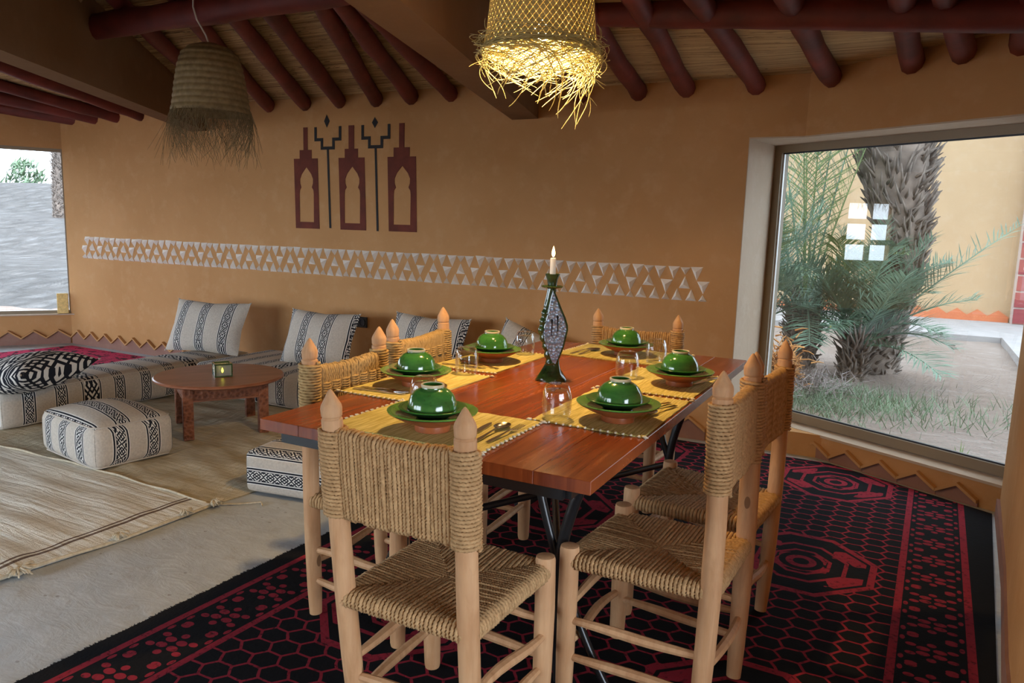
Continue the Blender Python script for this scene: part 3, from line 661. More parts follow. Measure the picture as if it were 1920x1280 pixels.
for sx in (-1, 1):
    for cy in (1.85, 3.00):
        X_ = lambda a: tcx+sx*a
        def crv(pts): z = [p_[1] for p_ in pts]; zz_ = np.linspace(z[0], z[-1], 22); return [(X_(float(np.interp(-v, [-q_ for q_ in z], [p_[0] for p_ in pts]))), cy, v) for v in zz_]
        def smooth_(P): 
            P = np.array(P); 
            for _ in range(6): P[1:-1] = (P[:-2]+2*P[1:-1]+P[2:])/4
            return P
        lg = MB().tube(smooth_(crv([(0.372, 0.735), (0.320, 0.59), (0.280, 0.457), (0.266, 0.357), (0.270, 0.20), (0.284, 0.0085)])), 0.0165, 10).build('leg', 'iron', table, smooth=True)
        MB().tube(smooth_(crv([(0.165, 0.735), (0.196, 0.587), (0.238, 0.447), (0.280, 0.33), (0.320, 0.24), (0.400, 0.075), (0.440, 0.019)])), 0.0125, 10).build('leg_brace', 'iron', lg, smooth=True)
for sx in (-1, 1):
    MB().tube([(tcx+sx*0.27, 1.85, 0.36), (tcx-sx*0.27, 3.00, 0.36+0.012*sx)], 0.0125, 10).build('stretcher', 'iron', table, smooth=True)
for cy in (1.85, 3.00): MB().box((tcx, cy, TZ-0.042), (0.80, 0.03, 0.02)).build('cross_bar', 'iron', table)

# ================================================================ ROPE CHAIRS
def chair(label, rl, rr, rtl, rtr, fl_, fr_, step, weave=False, seat_z=0.425, seedv=1, rope_b='rope'):
    """rl/rr rear feet, rtl/rtr rear tops (3D), fl_/fr_ front feet; l/r as seen from behind the chair"""
    rs = random.Random(seedv)
    A = lambda p: np.array(p, float)
    rl, rr, fl_, fr_ = [A((p[0], p[1], 0.0)) for p in (rl, rr, fl_, fr_)]; rtl, rtr = A(rtl), A(rtr)
    c = (rl+rr+fl_+fr_)/4
    t = thing('dining_chair', label, 'chair', tuple(c), 'rope chairs around the dining table')
    fwd = (fl_+fr_)/2-(rl+rr)/2; fwd /= np.linalg.norm(fwd); rgt = np.array([fwd[1], -fwd[0], 0])
    posts = []; pobs = []
    for (f, tp) in ((rl, rtl), (rr, rtr)):
        H = tp[2]; z = np.array([0.008, 0.10, 0.25, 0.42, 0.58, H-0.10, H-0.070, H-0.066, H-0.062, H-0.044, H-0.036, H-0.006, H])
        r = np.array([0.0205, 0.024, 0.026, 0.0265, 0.026, 0.0255, 0.0255, 0.0222, 0.0248, 0.0258, 0.0240, 0.0070, 0.002])*(1+rs.uniform(-.05, .05))
        k = z/H; P = f+(tp-f)*k[:, None]; bow = np.sin(k*PI)*rs.uniform(0.004, 0.012); P -= fwd*bow[:, None]; P[:, 2] = z
        MB().tube(P, r, 16).build('back_post', 'chair_wood', t, smooth=24); posts.append((P, r)); pobs.append([c_ for c_ in t.children][-1])
    def on(i, z): P = posts[i][0]; return np.array([np.interp(z, P[:, 2], P[:, 0]), np.interp(z, P[:, 2], P[:, 1]), z])
    for f in (fl_, fr_):
        h = seat_z+0.03+rs.uniform(-.006, .006); z = np.array([0.008, 0.02, 0.12, 0.3, h-0.012, h-0.002, h]); r = np.array([0.021, 0.0235, 0.026, 0.0275, 0.027, 0.025, 0.019])
        P = np.repeat(f[None], len(z), 0); P[:, 2] = z; P += (rgt*rs.uniform(-.006, .006))[None]*np.sin(z/h*PI)[:, None]
        MB().tube(P, r, 16).build('leg', 'chair_wood', t, smooth=24)
    def stick(p, q):
        n = 9; k = np.linspace(0, 1, n)[:, None]; P = p+(q-p)*k; P += np.sin(k*PI*rs.uniform(1, 2))*np.array([[rs.uniform(-.01, .01), rs.uniform(-.01, .01), rs.uniform(-.008, .008)]])
        r = 0.0135*(0.72+0.35*np.sin(k[:, 0]*PI)); MB().tube(P, r, 8).build('stretcher', 'chair_wood', t, smooth=True)
    def up(p, z): q = p.copy(); q[2] = z; return q
    for z in (0.13, 0.235): stick(on(0, z), up(fl_, z+0.01)); stick(on(1, z), up(fr_, z-0.005))
    for z in (0.165, 0.275): stick(up(fl_, z), up(fr_, z)); 
    stick(on(0, 0.19), on(1, 0.185))
    # seat: strands run over each rail and turn at the diagonals
    sr = 0.0056
    q = [on(0, seat_z), on(1, seat_z), up(fr_, seat_z), up(fl_, seat_z)]
    cen = sum(q)/4; cen[2] -= 0.006
    sb = MB()
    for i in range(4):
        a, b_ = q[i], q[(i+1) % 4]; L = np.linalg.norm(b_-a); n = int(L/0.0112); out = (a+b_)/2-cen; out[2] = 0; out /= np.linalg.norm(out)
        for k in range(n):
            s = (k+0.5)/n; R = a+(b_-a)*s
            E_ = a+(cen-a)*2*s if s < 0.5 else b_+(cen-b_)*2*(1-s)
            w = jit(0.0012)
            o = out*(0.020+jit(0.0015))
            pts = [R+o*0.3+(0, 0, -0.036), R+o*0.85+(0, 0, -0.030), R+o+(0, 0, -0.018), R+o*0.8+(0, 0, -0.006), R+o*0.35+(0, 0, 0.001+w), R+(0, 0, 0.002+w), (R+E_)/2+(0, 0, 0.001+w), E_+(0, 0, w-0.002)]
            sb.rope(pts, sr*(1+jit(0.08)), step)
    k = 0.97
    P = [cen+(p-cen)*k-(0, 0, 0.004) for p in q]+[cen+(p-cen)*k-(0, 0, 0.030) for p in q]
    sb.add(P, [(0, 1, 2, 3), (7, 6, 5, 4), (0, 4, 5, 1), (1, 5, 6, 2), (2, 6, 7, 3), (3, 7, 4, 0)])
    sb.build('woven_seat', 'rope_seat', t, smooth='all')
    # backrest panel
    H = (rtl[2]+rtr[2])/2; z0, z1 = H-0.305, H-0.092
    bk = MB(); wdt = np.linalg.norm(on(1, z1)-on(0, z1)); n = int((wdt-0.03)/0.0108)
    th = 0.016
    for k in range(n):
        s = (0.018+(k+0.5)*(wdt-0.036)/n)/wdt+jit(0.002)
        up1 = on(0, z1)+(on(1, z1)-on(0, z1))*s; lo = on(0, z0)+(on(1, z0)-on(0, z0))*s
        up1[2] += -0.010*math.sin(s*PI)+jit(0.002); lo[2] += jit(0.003)
        w = jit(0.002)
        pts = [lo-fwd*th*0.2+(0, 0, -0.008), lo-fwd*(th+w), (lo+up1)/2-fwd*(th+jit(0.003)), up1-fwd*(th+w)-(0, 0, 0.008), up1-fwd*th*0.5, up1+fwd*th*0.5, up1+fwd*(th+w)-(0, 0, 0.008), (lo+up1)/2+fwd*(th+jit(0.002)), lo+fwd*th, lo+fwd*th*0.2+(0, 0, -0.008)]
        bk.rope(pts, 0.0056*(1+jit(0.08)), step)
    m0, m1, m2, m3 = [on(i, z)+(0, 0, d) for i, z, d in ((0, z0, 0), (1, z0, 0), (1, z1, -0.014), (0, z1, -0.014))]
    bk.add([m0-fwd*0.011, m1-fwd*0.011, m2-fwd*0.011, m3-fwd*0.011, m0+fwd*0.011, m1+fwd*0.011, m2+fwd*0.011, m3+fwd*0.011], [(3, 2, 1, 0), (4, 5, 6, 7), (0, 1, 5, 4), (1, 2, 6, 5), (2, 3, 7, 6), (3, 0, 4, 7)])
    bko = bk.build('rope_backrest', rope_b, t, smooth='all')
    if weave:                                    # little cross bindings between the bundles, on the side facing the table
        wv = MB(); nb = 7
        for j in range(nb):
            for row, zz in enumerate((z0+0.062, z0+0.135)):
                s = (j+0.75+0.5*(row % 2))/(nb+0.6)
                for kk in range(5):
                    z = zz+(kk-2)*0.0085; cpt = on(0, z)+(on(1, z)-on(0, z))*s; dv = (on(1, z)-on(0, z))/wdt*0.021
                    wv.rope([cpt-dv+fwd*(th-0.002), cpt-dv*0.6+fwd*(th+0.006), cpt+dv*0.6+fwd*(th+0.006), cpt+dv+fwd*(th-0.002)], 0.0045, step)
        wo = wv.build('cross_binding', rope_b, bko, smooth='all'); wo['kind'] = 'stuff'
    # wrapped posts
    for i in (0, 1):
        za, zb = z0-0.004+rs.uniform(-.008, .008), z1+0.004+rs.uniform(-.008, .01); turns = int((zb-za)/0.0092); m = turns*14
        kk = np.arange(m+1); th_ = kk*2*PI/14*(1 if i else -1); zz = za+(zb-za)*kk/m
        ctr = np.stack([on(i, z) for z in zz]); rad = 0.0265+0.0045+np.sin(kk*0.37)*0.0008
        P = ctr+np.stack([np.cos(th_)*rad, np.sin(th_)*rad, np.zeros_like(zz)], 1)
        MB().rope(P, 0.0049, step, 0.014).build('post_wrap', rope_b, pobs[i], smooth='all')
    return t
chair('rope-backed wooden chair at the near end of the table, back to the camera', (-1.100, 1.375), (-0.765, 1.375), (-1.130, 1.300, 0.925), (-0.774, 1.310, 0.930), (-1.112, 1.725), (-0.752, 1.710), 0.0042, seedv=3)
chair('rope-backed wooden chair on the window side, nearest the camera', (-0.312, 2.130), (-0.345, 1.785), (-0.345, 2.235, 0.965), (-0.352, 1.850, 0.972), (-0.690, 2.165), (-0.722, 1.805), 0.0045, seedv=5)
chair('rope-backed wooden chair on the window side, further from the camera', (-0.307, 2.585), (-0.330, 2.290), (-0.310, 2.690, 0.955), (-0.352, 2.345, 0.955), (-0.690, 2.715), (-0.715, 2.325), 0.0055, seedv=8)
chair('rope-backed wooden chair on the sofa side, nearest the camera', (-1.622, 1.790), (-1.632, 2.165), (-1.625, 1.775, 0.943), (-1.642, 2.155, 0.940), (-1.268, 1.765), (-1.275, 2.150), 0.0055, True, seedv=11, rope_b='rope_pale')
chair('rope-backed wooden chair on the sofa side, further from the camera', (-1.625, 2.310), (-1.650, 2.700), (-1.665, 2.265, 0.955), (-1.722, 2.710, 0.962), (-1.285, 2.300), (-1.295, 2.700), 0.006, True, seedv=14, rope_b='rope_pale')
chair('rope-backed wooden chair at the far end of the table by the wall', (-0.935, 3.640), (-1.325, 3.640), (-0.925, 3.610, 0.912), (-1.345, 3.610, 0.914), (-0.930, 3.270), (-1.320, 3.270), 0.007, seedv=17)

# ================================================================ TABLE SETTINGS
def placemat(label, x0, x1, y0, y1, rz=0.0, along='x'):
    w, d = x1-x0, y1-y0
    o = local('placemat', label, 'placemat', ((x0+x1)/2, (y0+y1)/2, TZ+0.0004), (0, 0, rz), 'straw placemats on the table')
    nx, ny = 22, 22
    b = MB()
    def top(i, j): 
        x = (i-0.5)*w+0.002*math.sin(j*37); y = (j-0.5)*d+0.002*math.sin(i*41); return (x, y, 0.0045+0.0012*math.sin(i*60)*math.sin(j*9))
    b.grid(top, nx, ny); b.prism([(-w/2, -d/2), (w/2, -d/2), (w/2, d/2), (-w/2, d/2)], 0, 0.003)
    mw = b.build('mat_weave', 'placemat', o, smooth='all')
    f = MB()                                      # knotted fringe on the two warp ends
    for s in (-1, 1):
        for k in range(15):
            a = -0.5+(k+0.5)/15
            p = np.array((a*w, s*d/2, 0.004)) if along == 'x' else np.array((s*w/2, a*d, 0.004)); dr = np.array((0, s, 0)) if along == 'x' else np.array((s, 0, 0))
            f.tube([p-dr*0.002, p+dr*0.004, p+dr*0.009+(jit(0.003), jit(0.003), 0.0)], [0.003, 0.0036, 0.001], 5)
    for sx in (-1, 1):
        for sy in (-1, 1): f.tube([(sx*w/2, sy*d/2, 0.004), (sx*(w/2+0.008), sy*(d/2+0.006), 0.005), (sx*(w/2+0.016), sy*(d/2+0.004), 0.003)], [0.004, 0.0045, 0.001], 5)
    fo = f.build('mat_fringe', 'fringe_white', mw, smooth='all'); fo['kind'] = 'stuff'; return o
placemat('straw placemat at the near end of the table', -1.325, -0.850, 1.515, 1.865, 0.0, 'y')
placemat('straw placemat on the window side nearest the camera', -0.888, -0.556, 1.880, 2.385)
placemat('straw placemat on the window side further back', -0.885, -0.560, 2.425, 2.880)
placemat('straw placemat on the sofa side nearest the camera', -1.575, -1.290, 1.860, 2.360)
placemat('straw placemat on the sofa side further back', -1.590, -1.310, 2.425, 2.935)
placemat('straw placemat at the far end of the table by the wall', -1.300, -0.790, 2.985, 3.340, -0.05, 'y')

def disc_thing(name, label, cat, group, loc, parts):
    o = local(name, label, cat, loc, (0, 0, random.uniform(0, 6)), group)
    for pn, prof, mt in parts: MB().lathe(prof, (0, 0, 0), 40).build(pn, mt, o, smooth=True)
    return o
Z0 = TZ+0.0062
def setting(where, x, y):
    # deep plate: terracotta underside on a foot ring, green glaze inside
    disc_thing('serving_plate', f'large green glazed plate with terracotta foot {where}', 'plate', 'large green plates', (x, y, Z0), (
        ('plate_body', [(0.0, 0.004), (0.040, 0.004), (0.042, 0.0), (0.0475, 0.0), (0.048, 0.008), (0.0475, 0.016), (0.056, 0.0205), (0.085, 0.0315), (0.112, 0.0455), (0.120, 0.0505)], 'terracotta'),
        ('plate_glaze', [(0.120, 0.0515), (0.1215, 0.0545), (0.118, 0.0555), (0.085, 0.043), (0.055, 0.036), (0.0, 0.034)], 'glaze_light')))
    disc_thing('small_plate', f'smaller green glazed plate under the bowl {where}', 'plate', 'small green plates', (x+jit(0.004), y+jit(0.004), Z0+0.0345), (
        ('plate_body', [(0.0, 0.003), (0.036, 0.003), (0.038, 0.0), (0.042, 0.0), (0.044, 0.006), (0.070, 0.016), (0.0905, 0.0275)], 'glaze_dark'),
        ('plate_glaze', [(0.0905, 0.0275), (0.092, 0.0305), (0.0895, 0.0315), (0.066, 0.0245), (0.04, 0.019), (0.0, 0.018)], 'glaze_green')))
    disc_thing('soup_bowl', f'upturned green glazed bowl stacked on plates {where}', 'bowl', 'upturned green bowls', (x+jit(0.003), y+jit(0.003), Z0+0.0345+0.0205), (
        ('bowl_body', [(0.061, 0.002), (0.0645, 0.0), (0.0668, 0.003), (0.0658, 0.014), (0.0628, 0.028), (0.0565, 0.041), (0.0465, 0.0515), (0.037, 0.057), (0.0305, 0.060), (0.030, 0.0625)], 'glaze_green'),
        ('bowl_foot', [(0.030, 0.0620), (0.0312, 0.068), (0.0305, 0.070), (0.027, 0.070), (0.0263, 0.0675)], 'glaze_foot'),
        ('foot_inside', [(0.0263, 0.068), (0.026, 0.0625), (0.02, 0.0605), (0.0, 0.060)], 'glaze_green')))
setting('at the near table end', -1.060, 1.625)
setting('on the window side nearest the camera', -0.672, 2.005)
setting('on the window side further back', -0.655, 2.625)
setting('on the sofa side nearest the camera', -1.420, 2.070)
setting('on the sofa side further back', -1.435, 2.635)
setting('at the far table end', -1.030, 3.130)

def tumbler(label, x, y):
    o = local('drinking_glass', label, 'glass', (x, y, Z0), (0, 0, random.uniform(0, 3)), 'upturned glass tumblers'); o.scale = (1.2, 1.2, 1.22)
    out = [(0.0325, 0.0), (0.0345, 0.012), (0.0365, 0.030), (0.0365, 0.045), (0.0345, 0.062), (0.0310, 0.074), (0.0265, 0.080), (0.0225, 0.0815)]
    # facetted outer wall: ten shallow flutes
    seg = 40; th = np.arange(seg)*2*PI/seg; V = []
    for i, (r, z) in enumerate(out):
        a = 0.035 if 1 < i < 6 else 0.008
        for t in th: rr = r*(1-a*(1-abs(math.cos(4*t)))); V.append((rr*math.cos(t), rr*math.sin(t), z))
    F = [(i*seg+j, i*seg+(j+1) % seg, (i+1)*seg+(j+1) % seg, (i+1)*seg+j) for i in range(len(out)-1) for j in range(seg)]
    V += [(0, 0, 0.0795)]; F += [((len(out)-1)*seg+j, (len(out)-1)*seg+(j+1) % seg, len(V)-1) for j in range(seg)]
    MB().add(V, F).build('glass_wall', 'tumbler_glass', o, smooth=True)
    MB().lathe([(0.0300, 0.002), (0.0330, 0.03), (0.0330, 0.045), (0.031, 0.058), (0.026, 0.067), (0.0, 0.069)], (0, 0, 0), 32).build('glass_inside', 'tumbler_glass', o, smooth=True)
    MB().lathe([(0.0300, 0.002), (0.031, 0.0), (0.0325, 0.0), (0.0330, 0.003)], (0, 0, 0), 32).build('glass_rim', 'tumbler_glass', o, smooth=True)
tumbler('upturned clear glass beside the window-side plate nearest the camera', -0.835, 1.935)
tumbler('upturned clear glass beside the window-side plate further back', -0.858, 2.640)
tumbler('upturned clear glass beside the sofa-side plate nearest the camera', -1.385, 2.350)
tumbler('upturned clear glass beside the sofa-side plate further back, behind the candlestick', -1.405, 2.880)
tumbler('upturned clear glass at the far end of the table', -0.862, 3.035)
tumbler('upturned clear glass half hidden behind the bowl at the near end', -1.205, 1.800)

def cutlery(kind, label, x, y, rz, z=0.0):
    o = local(kind, label, kind, (x, y, Z0+z), (0, 0, rz), 'steel cutlery on the placemats')
    L = 0.19
    def strip(prof, th=0.0012):
        n = len(prof); V = []
        for (s, w, h) in prof: V += [(s, -w, h), (s, w, h), (s, w, h+th), (s, -w, h+th)]
        F = []
        for i in range(n-1):
            for k in range(4): F.append((i*4+k, i*4+(k+1) % 4, (i+1)*4+(k+1) % 4, (i+1)*4+k))
        F += [(3, 2, 1, 0), tuple((n-1)*4+k for k in range(4))]; return MB().add(V, F)
    if kind == 'fork':
        strip([(0, 0.006, 0.001), (0.03, 0.0065, 0.002), (0.08, 0.0035, 0.005), (0.115, 0.003, 0.007), (0.128, 0.006, 0.006), (0.14, 0.011, 0.003)]).build('handle', 'steel', o, smooth=True)
        for k in range(4):
            y0 = -0.0085+k*0.00567; MB().add([(0.138, y0-0.0016, 0.003), (0.138, y0+0.0016, 0.003), (0.19, y0+0.0009, 0.006), (0.19, y0-0.0009, 0.006), (0.138, y0-0.0016, 0.0045), (0.138, y0+0.0016, 0.0045), (0.19, y0+0.0009, 0.0072), (0.19, y0-0.0009, 0.0072)], [(3, 2, 1, 0), (4, 5, 6, 7), (0, 1, 5, 4), (2, 3, 7, 6), (1, 2, 6, 5), (3, 0, 4, 7)]).build('tine', 'steel', o)
    elif kind == 'spoon':
        strip([(0, 0.006, 0.001), (0.03, 0.0065, 0.002), (0.08, 0.0035, 0.005), (0.115, 0.003, 0.007), (0.13, 0.004, 0.006)]).build('handle', 'steel', o, smooth=True)
        b = MB(); nu, nv = 12, 8
        def bowl(i, j):
            a = i*2*PI; r = j; return (0.158+0.033*r*math.cos(a), 0.021*r*math.sin(a), 0.001+0.006*r*r)
        b.grid(bowl, nu*2, nv); b.grid(lambda i, j: tuple(np.array(bowl(1-i, j))+(0, 0, 0.0012*(1-0))), nu*2, nv); b.build('spoon_bowl', 'steel', o, smooth=True)
    else:
        strip([(0, 0.007, 0.001), (0.02, 0.008, 0.001), (0.085, 0.0055, 0.001), (0.09, 0.008, 0.001), (0.15, 0.009, 0.001), (0.185, 0.005, 0.001), (0.195, 0.001, 0.001)], 0.002).build('blade_and_handle', 'steel', o, smooth=True)
R = math.radians
cutlery('spoon', 'steel spoon on the placemat at the near end', -0.905, 1.585, R(92)); cutlery('fork', 'steel fork on the placemat at the near end', -0.875, 1.595, R(88)); cutlery('knife', 'steel knife on the placemat at the near end', -0.935, 1.575, R(97))
cutlery('knife', 'steel knife on the sofa-side placemat nearest the camera', -1.555, 1.905, R(6)); cutlery('fork', 'steel fork on the sofa-side placemat nearest the camera', -1.55, 1.94, R(0))
cutlery('knife', 'steel knife on the sofa-side placemat further back', -1.565, 2.465, R(2)); cutlery('spoon', 'steel spoon on the sofa-side placemat further back', -1.33, 2.50, R(170))
cutlery('fork', 'steel fork beside the window-side plate nearest the camera', -0.600, 2.305, R(250), 0.002); cutlery('spoon', 'steel spoon beside the window-side plate nearest the camera', -0.572, 2.275, R(255), 0.002)
cutlery('fork', 'steel fork beside the window-side plate further back', -0.585, 2.865, R(255)); cutlery('knife', 'steel knife beside the window-side plate further back', -0.567, 2.845, R(258))
cutlery('fork', 'steel fork on the placemat at the far end', -1.245, 3.02, R(80)); cutlery('spoon', 'steel spoon on the placemat at the far end', -1.205, 3.015, R(84))

# ================================================================ CANDLESTICK AND CANDLE
cs = thing('candlestick', 'tall dark green glazed candlestick with a silvery diamond panel', 'candlestick', (-1.085, 2.445, TZ))
bx_, by_ = -1.085, 2.445
# facing frame: panel faces the camera side
ux = np.array([0.90, 0.43, 0]); uz = np.array([0, 0, 1.0]); un = np.array([0.43, -0.90, 0]); o_ = np.array([bx_, by_, TZ])
def cp(a, z, n=0.0): return o_+ux*a+uz*z+un*n
foot = MB(); seg = 28
prof = [(0.052, 0.0), (0.053, 0.006), (0.050, 0.014), (0.040, 0.028), (0.031, 0.045), (0.024, 0.062), (0.021, 0.08)]
V = []
for i, (r, z) in enumerate(prof):
    for k in range(seg):
        t = 2*PI*k/seg; rr = r*(1+0.06*math.sin(5*t+i)); p = cp(rr*math.cos(t)*1.05+0.10*z, z, rr*math.sin(t)*0.85); V.append(p)
F = [(i*seg+j, i*seg+(j+1) % seg, (i+1)*seg+(j+1) % seg, (i+1)*seg+j) for i in range(len(prof)-1) for j in range(seg)]+[tuple(range(seg-1, -1, -1)), tuple((len(prof)-1)*seg+k for k in range(seg))]
foot.add(V, F).build('foot', 'glaze_dark', cs, smooth=True)
zz = np.linspace(0.05, 0.335, 40)
axs = np.interp(zz, [0.05, 0.12, 0.18, 0.22, 0.28, 0.335], [0.006, -0.012, -0.034, -0.030, -0.018, -0.006])
rad = np.interp(zz, [0.05, 0.10, 0.2, 0.3, 0.335], [0.022, 0.019, 0.016, 0.015, 0.017])*(1+0.16*np.sin(zz*210)*(zz < 0.27))
MB().tube([cp(a, z) for a, z in zip(axs, zz)], rad, 14).build('stem', 'glaze_dark', cs, smooth=True)
# diamond panel with two slots
outl = [(-0.002, 0.326), (0.010, 0.300), (0.026, 0.262), (0.040, 0.232), (0.049, 0.205), (0.050, 0.190), (0.044, 0.160), (0.038, 0.128), (0.028, 0.098), (0.016, 0.066), (0.004, 0.072), (-0.008, 0.100), (-0.020, 0.130), (-0.029, 0.160), (-0.031, 0.178), (-0.024, 0.210), (-0.016, 0.245), (-0.010, 0.285)]
slots = [[(-0.004, 0.232), (-0.007, 0.225), (-0.004, 0.213), (-0.003, 0.17), (0.000, 0.165), (0.000, 0.213), (0.002, 0.225)], [(0.016, 0.245), (0.013, 0.238), (0.0155, 0.226), (0.018, 0.185), (0.021, 0.182), (0.0205, 0.226), (0.022, 0.238)]]
bm = bmesh.new()
def lp_(pts):
    vs_ = [bm.verts.new(cp(a, z, 0.024)) for a, z in pts]; return [bm.edges.new((vs_[i], vs_[(i+1) % len(vs_)])) for i in range(len(vs_))]
ed = lp_(outl)
for s_ in slots: ed += lp_(s_)
bmesh.ops.triangle_fill(bm, edges=ed, use_beauty=True)
g = bmesh.ops.extrude_face_region(bm, geom=bm.faces[:]); bmesh.ops.translate(bm, verts=[v for v in g['geom'] if isinstance(v, bmesh.types.BMVert)], vec=tuple(-un*0.016)); bmesh.ops.recalc_face_normals(bm, faces=bm.faces[:])
bm.verts.index_update(); V = [tuple(v.co) for v in bm.verts]; F = [tuple(v.index for v in f.verts) for f in bm.faces]; bm.free()
MB().add(V, F).build('mosaic_panel', 'mosaic', cs)
for s_ in slots: MB().add([cp(a, z, 0.020) for a, z in s_], [tuple(range(len(s_)))]).build('slot', 'mural_black', cs)
MB().tube([cp(a*1.05+0.001, 0.195+(z-0.195)*1.03, 0.012) for a, z in outl+[outl[0]]], 0.0042, 8).build('panel_edge', 'glaze_dark', cs, smooth=True)
c0 = cp(-0.006, 0); MB().lathe([(0.012, 0.330), (0.016, 0.336), (0.038, 0.342), (0.040, 0.346), (0.036, 0.348), (0.017, 0.344), (0.0165, 0.350), (0.020, 0.370), (0.026, 0.386), (0.027, 0.390), (0.024, 0.390), (0.014, 0.372), (0.0, 0.370)], c0, 28).build('cup', 'glaze_dark', cs, smooth=True)
cd_ = thing('candle', 'lit white candle burning in the green candlestick', 'candle', (c0[0], c0[1], TZ+0.371))
MB().lathe([(0.0, 0.371), (0.0105, 0.371), (0.0105, 0.440), (0.0095, 0.446), (0.005, 0.447), (0.0, 0.445)], c0, 20).build('wax', 'wax', cd_, smooth=True)
MB().tube([c0+(0, 0, 0.444), c0+(0.0005, 0, 0.453)], 0.001, 5).build('wick', 'mural_black', cd_)
MB().lathe([(0.0, 0.449), (0.004, 0.453), (0.0062, 0.461), (0.0055, 0.470), (0.003, 0.480), (0.0, 0.490)], c0, 14).build('flame', 'flame', cd_, smooth=True)
l = bpy.data.lights.new('candle_light', 'POINT'); l.energy = 1.2; l.color = (1, 0.55, 0.2); l.shadow_soft_size = 0.012
o = bpy.data.objects.new('candle_light', l); COL.objects.link(o); o.location = c0+np.array((0, 0, 0.52))

# ================================================================ PENDANT LAMPS
def strand(b, p0, dirv, L, droop, r, n=9, curl=None):
    pts = []; curl = curl or (jit(1), jit(1), jit(0.5)); d = np.array(dirv, float); p = np.array(p0, float)
    for i in range(n):
        pts.append(p.copy()); t = i/n; d = d+np.array((curl[0], curl[1], curl[2]))*0.30+np.array((0, 0, -droop)); d /= np.linalg.norm(d); p = p+d*L/n
    b.tube(pts, [r]*(n-1)+[r*0.5], 4, False)
lx, ly, lz = -1.150, 2.40, 1.905
lamp = thing('pendant_lamp', 'lit woven straw pendant lamp with shaggy fringe above the dining table', 'lamp', (lx, ly, lz))
def rad1(z): return float(np.interp(z, [0, 0.02, 0.06, 0.14, 0.30, 0.40, 0.46], [0.196, 0.196, 0.186, 0.178, 0.168, 0.12, 0.05]))
for fam in (-1, 1):
    b = MB(); N = 54
    for k in range(N):
        a0 = 2*PI*k/N; nseg = 30; V = []
        for i in range(nseg+1):
            z = 0.46*i/nseg; a = a0+fam*z*4.2; r = rad1(z)+fam*0.0014+0.0018*math.sin(i*PI+k*PI); hw = 0.0099*rad1(z)/0.19
            for s in (-1, 1): aa = a+s*hw/max(rad1(z), 0.05); V.append((lx+r*math.cos(aa), ly+r*math.sin(aa), lz+z))
        b.add(V, [(2*i, 2*i+1, 2*i+3, 2*i+2) for i in range(nseg)])
    b.build('weave', 'straw', lamp, smooth='all')
b = MB()
for k in range(2): b.tube([(lx+(0.194+0.004*k)*math.cos(t), ly+(0.196+0.004*k)*math.sin(t), lz+0.006*k+0.002*math.sin(9*t)) for t in np.linspace(0, 2*PI, 50)], 0.004, 6, False)
b.build('rim', 'straw', lamp, smooth='all')
b = MB()
def swirl(a0, dr, da, r0_, r1_, z0_, z1_, th_, flick=0.0, n=16):
    pts = []; wob = jit(0.035); fq = random.uniform(1.0, 2.4); crl = random.uniform(-0.01, 0.05)*(-z1_/0.15)
    for i in range(n):
        t = i/(n-1); a = a0+dr*da*(t**0.85); rr = r0_+(r1_-r0_)*t**1.3+flick*t**3+wob*math.sin(t*PI*fq); z = z0_+(z1_-z0_)*(t**1.4)+crl*t**4
        pts.append((lx+rr*math.cos(a), ly+rr*math.sin(a), lz+z))
    b.tube(pts, [th_]*(n-1)+[th_*0.5], 4, False)
for k in range(240):
    a = random.uniform(0, 2*PI); low = 0.5+0.5*math.cos(a+0.6)
    swirl(a, random.choice((-1, 1)), random.uniform(0.5, 1.9), 0.197+jit(0.008), 0.197*random.uniform(0.55, 1.08), jit(0.015), -random.uniform(0.015, 0.075+0.12*low), random.uniform(0.0009, 0.0016), jit(0.03))
for k in range(16):
    swirl(random.uniform(-1.6, 0.9), random.choice((-1, 1)), random.uniform(0.3, 1.3), 0.19, random.uniform(0.02, 0.16), 0.0, -random.uniform(0.17, 0.29), 0.0016, jit(0.05), 16)
for k in range(110):
    swirl(random.uniform(0, 2*PI), random.choice((-1, 1)), random.uniform(0.4, 1.6), 0.200, 0.200+random.uniform(-0.005, 0.035), random.uniform(-0.01, 0.03), random.uniform(-0.05, 0.09), 0.0010)
o = b.build('fringe', 'straw_strand', lamp, smooth='all'); o['kind'] = 'stuff'
MB().lathe([(0.0, -0.05), (0.018, -0.045), (0.029, -0.022), (0.026, 0.0), (0.014, 0.025), (0.0, 0.03)], (lx, ly, lz+0.085), 20).build('bulb', 'bulb', lamp, smooth=True)
MB().tube([(lx, ly, lz+0.112), (lx, ly, lz+0.19)], 0.016, 12).build('socket', 'socket_black', lamp, smooth=True)
MB().tube([(lx, ly, lz+0.18), (lx, ly, 2.90)], 0.004, 6).build('cable', 'cord', lamp)
l = bpy.data.lights.new('pendant_light', 'POINT'); l.energy = LAMP_W; l.color = (1.0, 0.62, 0.235); l.shadow_soft_size = 0.035
o = bpy.data.objects.new('pendant_light', l); COL.objects.link(o); o.location = (lx, ly, lz+0.048)

